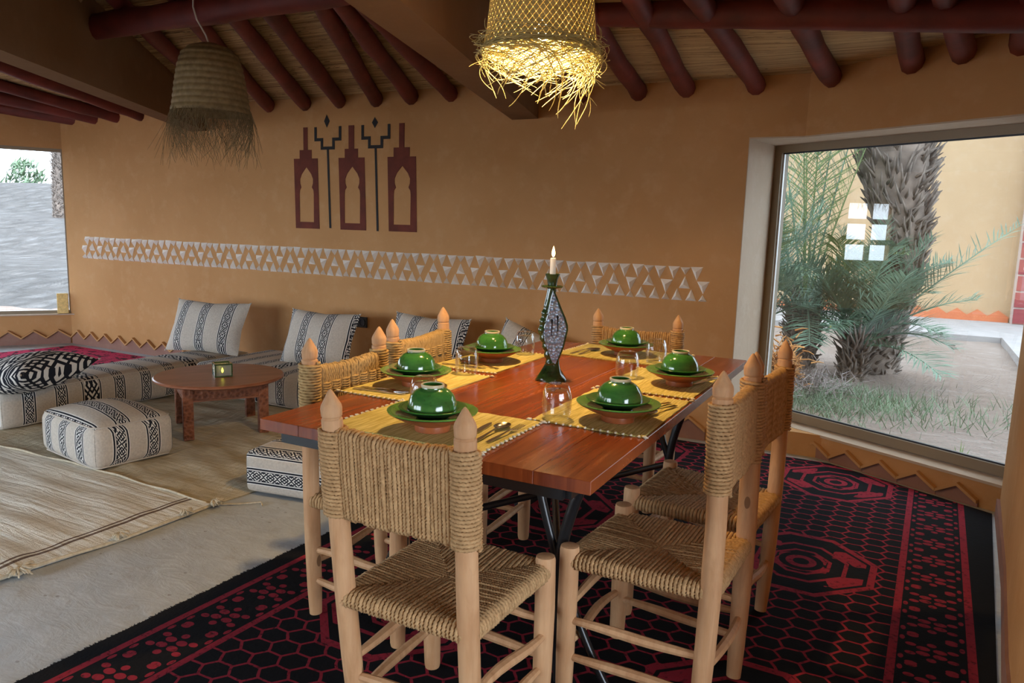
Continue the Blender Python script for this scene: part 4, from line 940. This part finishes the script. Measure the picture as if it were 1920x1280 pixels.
kx, ky, kz = -3.44, 3.0, 1.885
lamp2 = thing('pendant_lamp', 'unlit brown ribbed straw pendant lamp hanging from the red log', 'lamp', (kx, ky, kz))
pts = []
for i in range(90):
    z = 0.37*i/89; r = float(np.interp(z, [0, 0.05, 0.15, 0.25, 0.31, 0.345, 0.37], [0.208, 0.198, 0.184, 0.166, 0.146, 0.110, 0.04])); pts.append((r+0.0045*abs(math.sin(z*PI/0.033)), z))
MB().lathe(pts, (kx, ky, kz), 64).build('shade', 'straw_old', lamp2, smooth='all')
b = MB()
for k in range(520):
    a = random.uniform(0, 2*PI); pr = np.array((math.cos(a), math.sin(a), 0)); tg = np.array((-math.sin(a), math.cos(a), 0))*random.choice((-1, 1))
    strand(b, np.array((kx, ky, kz))+pr*0.208+(0, 0, random.uniform(-0.005, 0.02)), tg*random.uniform(0.0, 0.8)+pr*random.uniform(-0.1, 0.5)+(0, 0, -1.0), random.uniform(0.08, 0.36), random.uniform(0.03, 0.2), 0.0009, 9, tuple(-pr*random.uniform(0.0, 0.6)+np.array((jit(0.3), jit(0.3), 0))))
o = b.build('fringe', 'straw_old', lamp2, smooth='all'); o['kind'] = 'stuff'
b = MB().tube([(kx, ky, kz+0.36), (kx-0.005, ky-0.02, kz+0.41), (kx-0.012, ky-0.07, kz+0.48), (kx-0.016, ky-0.088, kz+0.54), (kx-0.016, ky-0.086, kz+0.58), (kx-0.012, ky-0.05, kz+0.622), (kx, ky+0.03, kz+0.630)], 0.0045, 6)
b.build('cord', 'cord', lamp2, smooth=True)
# ================================================================ SEATING CORNER
def soft(sx, sy, sz, r=0.05, bulge=0.02, N=14, side=0.012, faces='all'):
    """rounded, slightly plump box standing on z=0, in its own coordinates"""
    b = MB(); h = np.array([sx, sy, sz])/2
    ax = [(0, 1, 2, 1), (0, 1, 2, -1), (1, 2, 0, 1), (1, 2, 0, -1), (2, 0, 1, 1), (2, 0, 1, -1)]
    for (u, v, w, s) in ax:
        if (faces == 'top') != (w == 2 and s > 0) and faces != 'all': continue
        def fn(i, j):
            # denser near the edges
            e = lambda t: math.sin((t-0.5)*PI)*0.5+0.5
            p = np.zeros(3); p[u] = (e(i)*2-1)*h[u]; p[v] = (e(j if s > 0 else 1-j)*2-1)*h[v]; p[w] = s*h[w]
            q = np.clip(p, -(h-r), h-r); d = p-q; L = np.linalg.norm(d)
            if L > 1e-9: p = q+d/L*r
            a = p/h
            if w == 2: p[2] += s*bulge*(1-a[0]**2)*(1-a[1]**2)*(1 if s > 0 else 0)
            else: p[w] += s*side*(1-a[u]**2)*(1-a[v]**2)
            p[2] += h[2]; return tuple(p)
        b.grid(fn, N, N)
    return b
def pillow(w, h, t, N=26):
    b = MB()
    for s in (1, -1):
        def fn(i, j):
            x = i*2-1; y = (j if s > 0 else 1-j)*2-1
            th = t/2*max(0, (1-abs(x)**2.6))**0.6*max(0, (1-abs(y)**2.6))**0.6
            px_ = x*w/2*(1-0.07*(1-abs(y))**1.2*abs(x)**2); py_ = y*h/2*(1-0.09*(1-abs(x))**1.2*abs(y)**2)
            th *= 1+0.05*math.sin(x*5+y*3)
            return (px_, -s*th, py_+h/2)
        b.grid(fn, N, N)
    return b
def piping(b, pts, r=0.004): b.tube(pts, r, 6, False); return b
def mattress(name, label, cat, loc, dims, mat, rz=0.0, r=0.045, bulge=0.015, group=None, seam=True, top_mat=None):
    o = local(name, label, cat, loc, (0, 0, rz), group)
    if top_mat:
        cov = soft(*dims, r=r, bulge=bulge, faces='sides').build('cover', mat, o, smooth='all'); soft(*dims, r=r, bulge=bulge, faces='top').build('top_panel', top_mat, o, smooth='all')
    else: cov = soft(*dims, r=r, bulge=bulge).build('cover', mat, o, smooth='all')
    if seam:
        sx, sy, sz = dims; k = 0.012
        for z in (k, sz-k):
            c = [(-sx/2+k, -sy/2+k), (sx/2-k, -sy/2+k), (sx/2-k, sy/2-k), (-sx/2+k, sy/2-k)]
            pts = []
            for i in range(4):
                a, d = np.array(c[i]), np.array(c[(i+1) % 4])
                for t in np.linspace(0.06, 0.94, 8): pts.append((*(a+(d-a)*t), z))
            pts.append(pts[0]); MB().tube(pts, 0.0045, 6, False).build('piping', 'textile_seam', cov, smooth='all')
    return o
textile('textile_top', lambda x, y, z: y, lambda x, y, z: x, 0.165, 10.04, wide=False)
simple('textile_seam', (0.50, 0.45, 0.39), 0.9)
mattress('floor_mattress', 'long striped black and cream floor mattress beside the pink rug', 'mattress', (-4.865, 3.42, 0.012), (0.43, 1.95, 0.235), 'textile_y', 0.0)
mattress('floor_mattress', 'striped black and cream floor mattress along the back wall under two cushions', 'mattress', (-3.62, 4.20, 0.012), (2.02, 0.80, 0.235), 'textile_x', 0.0)
mattress('floor_mattress', 'striped floor mattress along the back wall behind the dining chairs', 'mattress', (-2.05, 4.22, 0.002), (1.08, 0.78, 0.235), 'textile_x', 0.0)
mattress('floor_pouf', 'square striped floor pouf in front of the round table', 'pouf', (-3.79, 2.535, 0.012), (0.60, 0.44, 0.235), 'textile_pouf', R(-8), 0.05, 0.05, top_mat='textile_top')
mattress('floor_cushion', 'low striped floor cushion on the blanket edge behind the chairs', 'floor cushion', (-2.29, 2.68, 0.010), (0.86, 0.26, 0.205), 'textile_z', R(9), 0.03, 0.012)
mattress('floor_cushion', 'low striped floor cushion further in, half hidden by the dining table', 'floor cushion', (-2.36, 3.12, 0.010), (0.98, 0.34, 0.205), 'textile_x', R(12), 0.06, 0.02)
def cushion(label, loc, rot, w, h, t, mat):
    o = local('cushion', label, 'cushion', loc, rot, 'striped scatter cushions')
    cvr = pillow(w, h, t).build('cushion_cover', mat, o, smooth='all')
    k = [(x*w/2*0.985, 0, y*h/2*0.985+h/2) for x, y in ((-1, -1), (1, -1), (1, 1), (-1, 1))]
    b = MB()
    for p in k: b.tube([np.array(p)*(1, 1, 1), np.array(p)+(0.012*(1 if p[0] > 0 else -1), 0, 0.010*(1 if p[2] > h/2 else -1))], [0.008, 0.002], 6)
    ko = b.build('corner_tip', 'textile_seam', cvr, smooth='all'); ko['kind'] = 'stuff'; return o
zs = 0.252
cushion('striped cushion with a patterned edge leaning on the wall, left of the pair', (-4.90, 4.10, zs-0.005), (R(-24), 0, R(10)), 0.70, 0.44, 0.17, 'textile_cushion')
cushion('striped cushion leaning on the wall beside the black socket', (-3.80, 4.18, zs-0.005), (R(-22), 0, R(3)), 0.63, 0.43, 0.17, 'textile_cushion_b')
cushion('striped cushion leaning on the wall behind the two sofa-side chairs', (-2.93, 4.30, zs-0.01), (R(-20), 0, R(-4)), 0.66, 0.46, 0.17, 'textile_cushion_b')
cushion('slumped striped cushion at the wall behind the far green plate', (-2.18, 4.36, zs-0.01), (R(-22), R(16), R(0)), 0.58, 0.42, 0.16, 'textile_cushion_b')
cushion('plump black and cream patterned cushion lying on the long mattress', (-4.80, 2.56, zs+0.065), (R(-78), R(0), R(-76)), 0.58, 0.44, 0.23, 'textile_dense')

# round low table
ct = local('coffee_table', 'low round brown wooden table with carved apron and four square legs', 'table', (-3.70, 3.235, 0.010), (0, 0, R(57)))
MB().lathe([(0.0, 0.318), (0.372, 0.318), (0.384, 0.325), (0.385, 0.334), (0.378, 0.340), (0.0, 0.340)], (0, 0, 0), 72).build('table_top', 'coffee_wood', ct, smooth=True)
hl = 0.215
for sx in (-1, 1):
    for sy in (-1, 1): bev(MB().box((sx*hl, sy*hl, 0.159), (0.058, 0.058, 0.318)).build('leg', 'carved_wood', ct), 0.004)
for s in (-1, 1):
    MB().box((0, s*(hl+0.006), 0.270), (2*hl-0.058, 0.024, 0.082)).build('apron', 'carved_wood', ct); MB().box((s*(hl+0.006), 0, 0.270), (0.024, 2*hl-0.058, 0.082)).build('apron', 'carved_wood', ct)
    for z in (0.233, 0.305): MB().box((0, s*(hl+0.019), z), (2*hl-0.058, 0.006, 0.010)).build('apron_bead', 'coffee_wood', ct); MB().box((s*(hl+0.019), 0, z), (0.006, 2*hl-0.058, 0.010)).build('apron_bead', 'coffee_wood', ct)
# green tea-light lantern
ln = local('tealight_lantern', 'small square green glass lantern with a tealight on the round table', 'lantern', (-3.655, 3.215, 0.3505), (0, 0, R(-32)))
s = 0.048; H_ = 0.082
for k, (a, c) in enumerate((((-s, -s), (s, -s)), ((s, -s), (s, s)), ((s, s), (-s, s)), ((-s, s), (-s, -s)))):
    MB().add([(*a, 0), (*c, 0), (*c, H_), (*a, H_)], [(0, 1, 2, 3)]).build('pane', 'lantern_glass', ln)
for x in (-s, s):
    for y in (-s, s): MB().box((x, y, H_/2), (0.007, 0.007, H_)).build('corner_post', 'glaze_dark', ln)
for z in (0.004, H_-0.004):
    b = MB()
    for t in (-s, s): b.box((0, t, z), (2*s, 0.008, 0.008)).box((t, 0, z), (0.008, 2*s, 0.008))
    b.build('frame', 'glaze_dark', ln)
b = MB(); rl_ = random.Random(3)
for k in range(26):
    f = k % 2; a, z, r_ = rl_.uniform(-0.036, 0.036), rl_.uniform(0.014, 0.066), rl_.uniform(0.002, 0.005)
    c = (a, -s-0.001) if f else (-s-0.001, a)
    b.box((c[0], c[1], z), (r_*2 if f else 0.003, 0.003 if f else r_*2, r_*3))
o = b.build('stained_chip', 'glaze_foot', ln); o['kind'] = 'stuff'
MB().lathe([(0.0, 0.002), (0.019, 0.002), (0.019, 0.016), (0.017, 0.016), (0.0, 0.014)], (0.0, 0, 0), 16).build('tealight_cup', 'steel', ln, smooth=True)
MB().lathe([(0.0, 0.018), (0.006, 0.024), (0.007, 0.034), (0.003, 0.046), (0.0, 0.052)], (0.0, 0, 0), 12).build('flame', 'tealight', ln, smooth=True)

# rugs and blankets
def sheet(name, label, cat, poly_fn, nu, nv, mat, amp, z0=0.002, seedv=0.0, th=0.004):
    def h(x, y):
        return amp*(0.5+0.5*math.sin(x*7.3+3.0*math.sin(y*1.7+seedv)+seedv)*math.sin(y*19+2.2*math.sin(x*2.1+seedv)))+amp*0.45*math.sin(y*33+2.5*math.sin(x*3+seedv)+x*4)*math.sin(x*2.3+y*3+seedv)
    def fn(i, j):
        x, y = poly_fn(i, j); e = min(i, 1-i, j, 1-j); return (x, y, z0+th+max(0, h(x, y))*min(1, e*14))
    def low(i, j): x, y = poly_fn(1-i, j); return (x, y, z0)
    b = MB().grid(fn, nu, nv)
    # edge skirt
    def edge(pts):
        n = len(pts); V = [p for p in pts]+[(p[0], p[1], z0) for p in pts]; b.add(V, [(k, k+1, n+k+1, n+k) for k in range(n-1)])
    m_ = 60
    edge([fn(k/m_, 0) for k in range(m_+1)]); edge([fn(1-k/m_, 1) for k in range(m_+1)]); edge([fn(0, 1-k/m_) for k in range(m_+1)]); edge([fn(1, k/m_) for k in range(m_+1)])
    o = b.build(name, mat, smooth='all'); return tag(o, label, cat)
def rugp(i, j):
    yb = -0.1; x_l = -2.085+0.0; 
    # quad with a cut far right corner, mapped smoothly
    yl, yr = 4.60, 4.16
    y1 = yl if i < 0.68 else yl+(yr-yl)*((i-0.68)/0.32)
    y = yb+(y1-yb)*j
    xl = -2.115+0.035*y+0.0015*math.sin(y*23); xr = 0.185+0.0868*y-0.012
    return (xl+(xr-xl)*i, y)
sheet('dark_rug', 'black rug with a red net, medallions and flower border under the dining table', 'rug', rugp, 60, 60, 'rug_dark', 0.0, 0.001, 1.0, 0.006)
drug = [o for o in COL.objects if o.name == 'dark_rug'][0]; b = MB()
for k in range(900):
    y = random.uniform(0.2, 3.2); x = -2.115+0.035*y+0.0015*math.sin(y*23); p_ = np.array((x+0.004, y, 0.0038)); q_ = p_+(-random.uniform(0.006, 0.017), jit(0.008), random.uniform(-0.0015, 0.001)); b.tube([p_, q_], [0.003, 0.0012], 4)
o = b.build('edge_pile', 'mural_black', drug); o['kind'] = 'stuff'
sheet('pink_rug', 'crimson patterned rug in the far corner behind the long mattress', 'rug', lambda i, j: (-7.35+(2.25)*i+(1-i)*(j-1)*0.35, 2.6+(1.98)*j), 30, 30, 'rug_pink', 0.006, 0.001, 2.0, 0.005)
sheet('floor_blanket', 'cream woven floor blanket in front with tassels on its edge', 'blanket', lambda i, j: (-5.9+(3.15+0.028*math.sin(j*9)+0.05*j)*i, 0.0+(2.30+0.012*math.sin(i*11))*j), 110, 110, 'blanket', 0.013, 0.006, 0.5, 0.004)
sheet('floor_blanket', 'olive cream floor blanket under the pouf and round table', 'blanket', lambda i, j: (-5.1+(2.50+0.03*math.sin(j*7)-0.10*(1-j))*i, 2.26+(2.40)*j), 100, 100, 'blanket_far', 0.012, 0.001, 3.1, 0.004)
hem = MB().tube([(-2.75+0.05*j+0.028*math.sin(j*9), 2.30*j, 0.012+0.003*math.sin(j*30)) for j in np.linspace(0, 1, 40)], 0.007, 6)
hem.tube([(-5.9+3.2*i, 2.30+0.012*math.sin(i*11), 0.013+0.004*math.sin(i*50)) for i in np.linspace(0, 0.99, 60)], 0.006, 6)
def tassel_thing(x, y, s, a):
    b = MB()
    for k in range(44):
        t = a+jit(1.5); L = s*random.uniform(0.6, 1.1); p = np.array((x, y, 0.014)); q = p+(math.cos(t)*L, math.sin(t)*L, 0.004+0.02*random.random())
        b.tube([p, (p+q)/2+(0, 0, 0.014), q], [0.005, 0.0045, 0.003], 5)
    b.lathe([(0.0, 0.0), (s*0.32, 0.004), (s*0.36, 0.016), (s*0.2, 0.030), (0, 0.034)], (x, y, 0.006), 10)
    return b
blk = [o for o in COL.objects if o.name.startswith('floor_blanket')][0]
hem.build('hem', 'tassel', blk, smooth='all')
for (x, y, s_) in ((-2.725, 1.45, 0.058), (-2.705, 1.83, 0.044), (-2.685, 2.13, 0.040), (-2.675, 2.285, 0.044)):
    tassel_thing(x, y, s_, 0.2).build('tassel', 'tassel', blk, smooth='all')
MB().tube([(-2.68, 2.29, 0.012), (-2.60, 2.36, 0.006), (-2.53, 2.43, 0.006), (-2.50, 2.405, 0.006)], 0.005, 6).build('loose_cord', 'tassel', blk, smooth='all')

# wall socket and the sponge on the sill
so = thing('wall_socket', 'double black wall socket on the back wall between two cushions', 'socket', (-3.79, YW, 0.49))
bev(MB().box((-3.79, YW-0.006, 0.537), (0.19, 0.012, 0.085)).build('cover_plate', 'socket_black', so), 0.003)
for x in (-3.837, -3.742):
    q = MB().lathe([(0.0, 0.0), (0.024, 0.0), (0.026, 0.004), (0.030, 0.004), (0.030, 0.0)], (0, 0, 0), 20).xf(Matrix.Translation((x, YW-0.0125, 0.537)) @ Matrix.Rotation(R(90), 4, 'X')).build('outlet', 'gasket', so, smooth=True)
sp = lp(0.065, -0.020)
bev(tag(MB().box((sp[0], sp[1], 0.312+0.105), (0.10, 0.04, 0.205), la).build('sill_block', 'sponge'), 'small yellow block standing in the corner of the dune window sill', 'block'), 0.006)

# ================================================================ OUTSIDE, RIGHT: palm court
def ground(name, x0, x1, y0, y1, nu, nv, zf, mat):
    return struct(MB().grid(lambda i, j: (x0+(x1-x0)*i, y0+(y1-y0)*j, zf(x0+(x1-x0)*i, y0+(y1-y0)*j)), nu, nv).build(name, mat, smooth='all'))
struct(MB().prism([(-45, -45), (45, -45), (45, -3.7), (-45, -3.7)], -0.6, -0.3).build('ground_yard', 'yard_earth'))  # these three unseen grounds are added to dim light from below
struct(MB().prism([(3.7, -3.7), (45, -3.7), (45, 45), (7.2, 45), (7.2, 5), (3.7, 5)], -0.6, -0.3).build('ground_plain', 'yard_earth'))
struct(MB().prism([(-45, -3.7), (-10.6, -3.7), (-10.6, 1.0), (-45, 12)], -0.6, -0.3).build('ground_flat', 'yard_earth'))
def gz(x, y): return -0.06+0.02*math.sin(x*3.1+y)*math.sin(y*2.3)+0.012*math.sin(x*9+y*5)*math.sin(y*11)
ground('ground_court', -12, 7, 5.15, 15.2, 90, 70, gz, 'sand')
ow = struct(MB().box((-4.6, 15.0, 1.8), (12.8, 0.3, 3.9)).build('wall_court', 'outer_ochre'))
pil = struct(MB().box((2.9, 14.9, 1.9), (2.22, 0.55, 4.0)).build('wall_pillar', 'mortar'))
rows = 14; bh = 0.27
for r_ in range(rows):
    for c_ in range(4):
        x = 1.80+0.29+c_*0.60-(0.30 if r_ % 2 else 0); xa, xb = max(1.80, x-0.285), min(4.0, x+0.285)
        if xb-xa > 0.05: MB().box(((xa+xb)/2, 14.615, 0.02+bh*(r_+0.5)), (xb-xa, 0.03, bh-0.03)).build('brick', 'brick_red', pil)
tz = MB().ext([(-0.15, 0, 0), (0.15, 0, 0), (0.15, 0, 0.13), (0, 0, 0.235), (-0.15, 0, 0.13)], (0, -0.03, 0)).mesh('skirting_tooth', 'zig_orange')
for i in range(24): piece('skirting_tooth', tz, ow, (1.62-i*0.30, 14.85, -0.02))
struct(MB().prism([(-9, 12.3), (4.2, 12.3), (4.2, 14.85), (-9, 14.85)], -0.09, 0.02).build('path_court', 'kerb'))
kb = struct(MB().prism([(1.25, 5.6), (4.2, 5.6), (4.2, 12.3), (1.42, 12.3)], -0.10, 0.03).build('path_side', 'kerb'))

def frond(b, base, tip, arch_h, leaf, n=44, width=0.013, r0=0.013, side_fill=1.0, start=0.18):
    base, tip = np.array(base, float), np.array(tip, float); mid = (base+tip)/2+np.array((0, 0, arch_h))
    t = np.linspace(0, 1, 24)[:, None]; P = (1-t)**2*base+2*t*(1-t)*mid+t*t*tip
    b.tube(P, np.linspace(r0, 0.003, 24), 5)
    for k in range(n):
        u = start+(1-start)*(k+0.5)/n; p = (1-u)**2*base+2*u*(1-u)*mid+u*u*tip; d = 2*(1-u)*(mid-base)+2*u*(tip-mid); d /= np.linalg.norm(d)
        sd = np.cross(d, (0, 0, 1)); sd /= (np.linalg.norm(sd)+1e-9); nu_ = np.cross(sd, d)
        L = leaf*(0.45+0.75*math.sin(PI*min(1, (u-start)/(1-start)*0.85+0.12)))
        for s_ in (-1, 1):
            dr = sd*s_*side_fill+d*random.uniform(0.55, 0.95)+nu_*random.uniform(-0.1, 0.6); dr /= np.linalg.norm(dr); w = width*random.uniform(0.7, 1.1)
            q1 = p+dr*L*0.5+nu_*0.01; q2 = p+dr*L+np.array((0, 0, -0.04*L)); wv = np.cross(dr, nu_); wv /= (np.linalg.norm(wv)+1e-9)
            b.add([p-wv*w*0.3, p+wv*w*0.3, q1+wv*w*0.5, q1-wv*w*0.5, q2], [(0, 1, 2, 3), (3, 2, 4)])
def palm(label, base, path, rads, fronds, shag=True):
    t = thing('date_palm', label, 'palm tree', base)
    P = np.array(path, float); MB().tube(P, rads, 14).build('trunk', 'trunk', t, smooth=True)
    L = np.linspace(0, 1, len(P))
    bt = MB(); Ltot = float(np.linalg.norm(np.diff(P, axis=0), axis=1).sum()); N = int(300*Ltot) if shag else int(40*Ltot)
    for k in range(N):
        u = (k+0.5)/N; c = np.array([np.interp(u, L, P[:, i]) for i in range(3)]); r = float(np.interp(u, L, rads)); a = k*2.4
        a += jit(0.5); out = np.array((math.cos(a), math.sin(a), 0)); hgt_ = (0.06+0.18*u)*random.uniform(0.4, 1.6); sw = np.array((-math.sin(a), math.cos(a), 0))*jit(0.14)
        e_ = random.uniform(0.5, 1.3); bt.tube([c+out*r*0.88, c+out*(r+0.015+0.03*u*e_)+sw*0.5+(0, 0, hgt_*0.5), c+out*(r+0.03+0.10*u*e_)+sw+(0, 0, hgt_)], [0.020, 0.014, 0.004], 4)
    o = bt.build('leaf_bases', 'trunk_boot', t, smooth='all'); o['kind'] = 'stuff'
    for (b0, tp, ah, leaf, mt) in fronds:
        b = MB(); frond(b, b0, tp, ah, leaf); b.build('frond', mt, t)
    return t
rp = random.Random(21)
def fr_list(c, n, rmin, rmax, zlo, zhi, lean=(0, 0), leaf=0.34):
    out = []
    for k in range(n):
        a = rp.uniform(0, 2*PI); r = rp.uniform(rmin, rmax); tip = (c[0]+math.cos(a)*r+lean[0], c[1]+math.sin(a)*r*0.8+lean[1], c[2]+rp.uniform(zlo, zhi))
        out.append((c, tip, rp.uniform(0.2, 0.5), leaf*rp.uniform(0.8, 1.2), 'frond' if rp.random() < 0.8 else 'frond_yellow'))
    return out
trunk_path = [(-0.13, 8.62, -0.1), (-0.06, 8.60, 0.35), (0.03, 8.60, 0.8), (0.06, 8.60, 1.2), (-0.02, 8.60, 1.6), (-0.12, 8.62, 2.1), (-0.14, 8.65, 2.7), (-0.15, 8.65, 3.3)]
crown = (-0.15, 8.65, 3.3)
palm('leaning date palm with a shaggy thick trunk outside the window', (-0.13, 8.62, -0.1), trunk_path, [0.24, 0.20, 0.18, 0.19, 0.26, 0.33, 0.36, 0.34], fr_list(crown, 16, 0.9, 1.9, 0.1, 1.3, leaf=0.40))
# young palm with upright fronds left of the trunk
c1 = (-0.80, 8.25, 0.55)
fy = []
for tip in ((-1.25, 8.2, 2.75), (-1.02, 8.3, 3.0), (-0.80, 8.2, 3.1), (-0.62, 8.25, 3.0), (-0.42, 8.3, 2.8), (-0.28, 8.3, 2.5), (-1.5, 8.3, 2.3), (-0.95, 8.1, 2.9)):
    fy.append((c1, tip, 0.15, 0.50, 'frond_yellow' if rp.random() < 0.5 else 'frond'))
fy += fr_list(c1, 20, 0.55, 1.1, -0.25, 0.95, leaf=0.40)
palm('young date palm with tall upright fronds at the left of the window', (-0.80, 8.25, -0.08), [(-0.80, 8.25, -0.08), (-0.80, 8.25, 0.25), (-0.80, 8.25, 0.58)], [0.12, 0.14, 0.12], fy)
c2 = (-0.28, 8.0, 0.25)
f2 = [(c2, tp, ah, 0.30, 'frond') for tp, ah in (((1.02, 8.5, 1.50), 0.10), ((0.70, 8.0, 0.80), 0.22), ((0.55, 7.8, 0.35), 0.30), ((0.30, 8.2, 1.35), 0.2), ((-0.1, 8.1, 1.5), 0.15), ((-0.5, 7.9, 1.4), 0.15), ((-0.75, 7.7, 1.1), 0.2), ((-0.95, 7.6, 0.7), 0.2), ((-0.3, 7.6, 1.2), 0.1), ((0.1, 7.6, 1.0), 0.1), ((0.45, 7.4, 0.15), 0.25))]
f2 += fr_list(c2, 16, 0.4, 0.95, 0.2, 1.1, leaf=0.32)
palm('bushy palm offshoot with one long frond reaching right', (-0.28, 8.0, -0.08), [(-0.28, 8.0, -0.08), (-0.28, 8.0, 0.1), (-0.28, 8.0, 0.3)], [0.10, 0.11, 0.09], f2)
c3 = (-1.35, 7.4, 0.3)
palm('low palm offshoot spreading behind the left window edge', (-1.35, 7.4, -0.08), [(-1.35, 7.4, -0.08), (-1.35, 7.4, 0.1), (-1.35, 7.4, 0.35)], [0.10, 0.11, 0.09], fr_list(c3, 30, 0.4, 1.0, 0.05, 1.6, leaf=0.38))
# dry palm litter and grass
b = MB()
for k in range(420):
    p = np.array((-0.86+rp.gauss(0, 0.10), 7.0+rp.gauss(0, 0.10), abs(rp.gauss(0.0, 0.16)))); d = np.array((rp.uniform(-1, 1), rp.uniform(-1, 1), rp.uniform(-0.2, 1))); d /= np.linalg.norm(d)
    b.tube([p, p+d*0.07, p+d*0.13+(0, 0, -0.02)], [0.008, 0.006, 0.002], 4, False)
tag(b.build('dry_palm_fibre', 'dry_brush_lit'), 'clump of dry palm fibre coloured as if lit orange outside behind the chair post', 'palm fibre')
b = MB()
for k in range(700):
    p = np.array((-0.72+rp.gauss(0, 0.22), 7.0+rp.gauss(0, 0.2), abs(rp.gauss(0.0, 0.08))-0.05)); d = np.array((rp.uniform(-1, 1), rp.uniform(-1, 1), rp.uniform(0, 1))); d /= np.linalg.norm(d)
    b.tube([p, p+d*0.08, p+d*0.15], [0.004, 0.003, 0.001], 3, False)
tag(b.build('dry_twigs', 'brush_grey'), 'grey heap of dry twigs at the foot of the palms', 'twigs')
b = MB()
for k in range(2600):
    x, y = -0.45+rp.gauss(0, 0.42), 6.75+rp.gauss(0, 0.38); 
    if rp.random() < 0.2: x, y = rp.uniform(-1.2, 1.0), rp.uniform(6.0, 7.4)
    if 0.498*x+0.867*y < 4.55 or y < 5.3: continue
    p = np.array((x, y, gz(x, y))); h_ = rp.uniform(0.05, 0.17); d = np.array((rp.gauss(0, 0.5), rp.gauss(0, 0.5), 1.0)); w = 0.0035; a = rp.uniform(0, PI); wv = np.array((math.cos(a), math.sin(a), 0))*w
    b.add([p-wv, p+wv, p+d*h_*0.6+wv*0.6, p+d*h_*0.6-wv*0.6, p+d*h_*(1, 1, 0.92)], [(0, 1, 2, 3), (3, 2, 4)])
o = tag(b.build('grass_patch', 'grass'), 'pale green grass growing on the sand outside the window', 'grass'); o['kind'] = 'stuff'
b = MB()
for a, h_ in ((0.1, 0.16), (-0.25, 0.14), (0.4, 0.13), (0.0, 0.18)):
    p = np.array((0.46, 5.15, -0.05)); q = p+(math.sin(a)*h_, 0, h_); b.add([p-(0.006, 0, 0), p+(0.006, 0, 0), (p+q)/2+(0.005, 0, 0), (p+q)/2-(0.005, 0, 0), q], [(0, 1, 2, 3), (3, 2, 4)])
tag(b.build('sprout', 'frond_yellow'), 'small green sprout in the sand close to the window', 'plant')

# ================================================================ OUTSIDE, LEFT: dune
dv = np.array((-0.865, 0.502)); dn = np.array((0.502, 0.865))
def dune(i, j):
    s = 8.6+j*34; t = (i-0.5)*(14+30*j); p = dv*s+dn*t
    q = max(0, (s-11)/20); z = -0.05+2.5*min(1, q)**1.5*(0.82+0.25*math.sin(t*0.16+0.6))+0.14*math.sin(s*0.9+t*0.4)*min(1, j*6)
    if s > 31: z -= (s-31)*0.12
    return (p[0], p[1], z)
struct(MB().grid(dune, 80, 90).build('ground_dune', 'dune_sand', smooth='all'))
def dz(s, t):
    q = max(0, (s-11)/20); return -0.05+2.5*min(1, q)**1.5*(0.82+0.25*math.sin(t*0.16+0.6))
pt = dv*24+dn*0.72; z0 = dz(24, 0.7)-0.3
palm('slim palm trunk standing on the dune outside the left window', (pt[0], pt[1], z0), [(pt[0], pt[1], z0), (pt[0], pt[1], z0+1.5), (pt[0]+0.05, pt[1], z0+3.5), (pt[0], pt[1], z0+5)], [0.22, 0.17, 0.15, 0.15], [])
def bush(label, s, t, h, w, zb):
    p = dv*s+dn*t; b = MB()
    for k in range(900):
        a = rp.uniform(0, 2*PI); r = w*math.sqrt(rp.random()); z = rp.uniform(0, 1)**0.8; r *= (1-0.6*z); c = np.array((p[0]+math.cos(a)*r, p[1]+math.sin(a)*r, zb+z*h)); d = np.array((rp.gauss(0, 1), rp.gauss(0, 1), rp.gauss(0.3, 0.6))); d /= np.linalg.norm(d)
        e = np.cross(d, (0.3, 0.2, 1)); e /= np.linalg.norm(e); L = 0.5; b.add([c-e*0.05, c+e*0.05, c+d*L], [(0, 1, 2)])
    tr = thing('tamarisk_bush', label, 'bush', (p[0], p[1], zb)); b.build('foliage', 'grass', tr)
    MB().tube([(p[0], p[1], zb-1.2), (p[0], p[1], zb+h*0.6)], [0.12, 0.05], 7).build('stem', 'trunk', tr)
bush('grey green bush beyond the dune crest at the left edge', 38, -1.9, 2.8, 1.6, 1.0)
bush('grey green bush beyond the dune crest beside the palm trunk', 40, -0.1, 2.6, 1.3, 1.0)
bush('wide grey green bush beyond the dune further left', 42, -4.5, 3.2, 2.2, 0.8)

for o in bpy.data.objects:
    if '_base' in o: del o['_base']
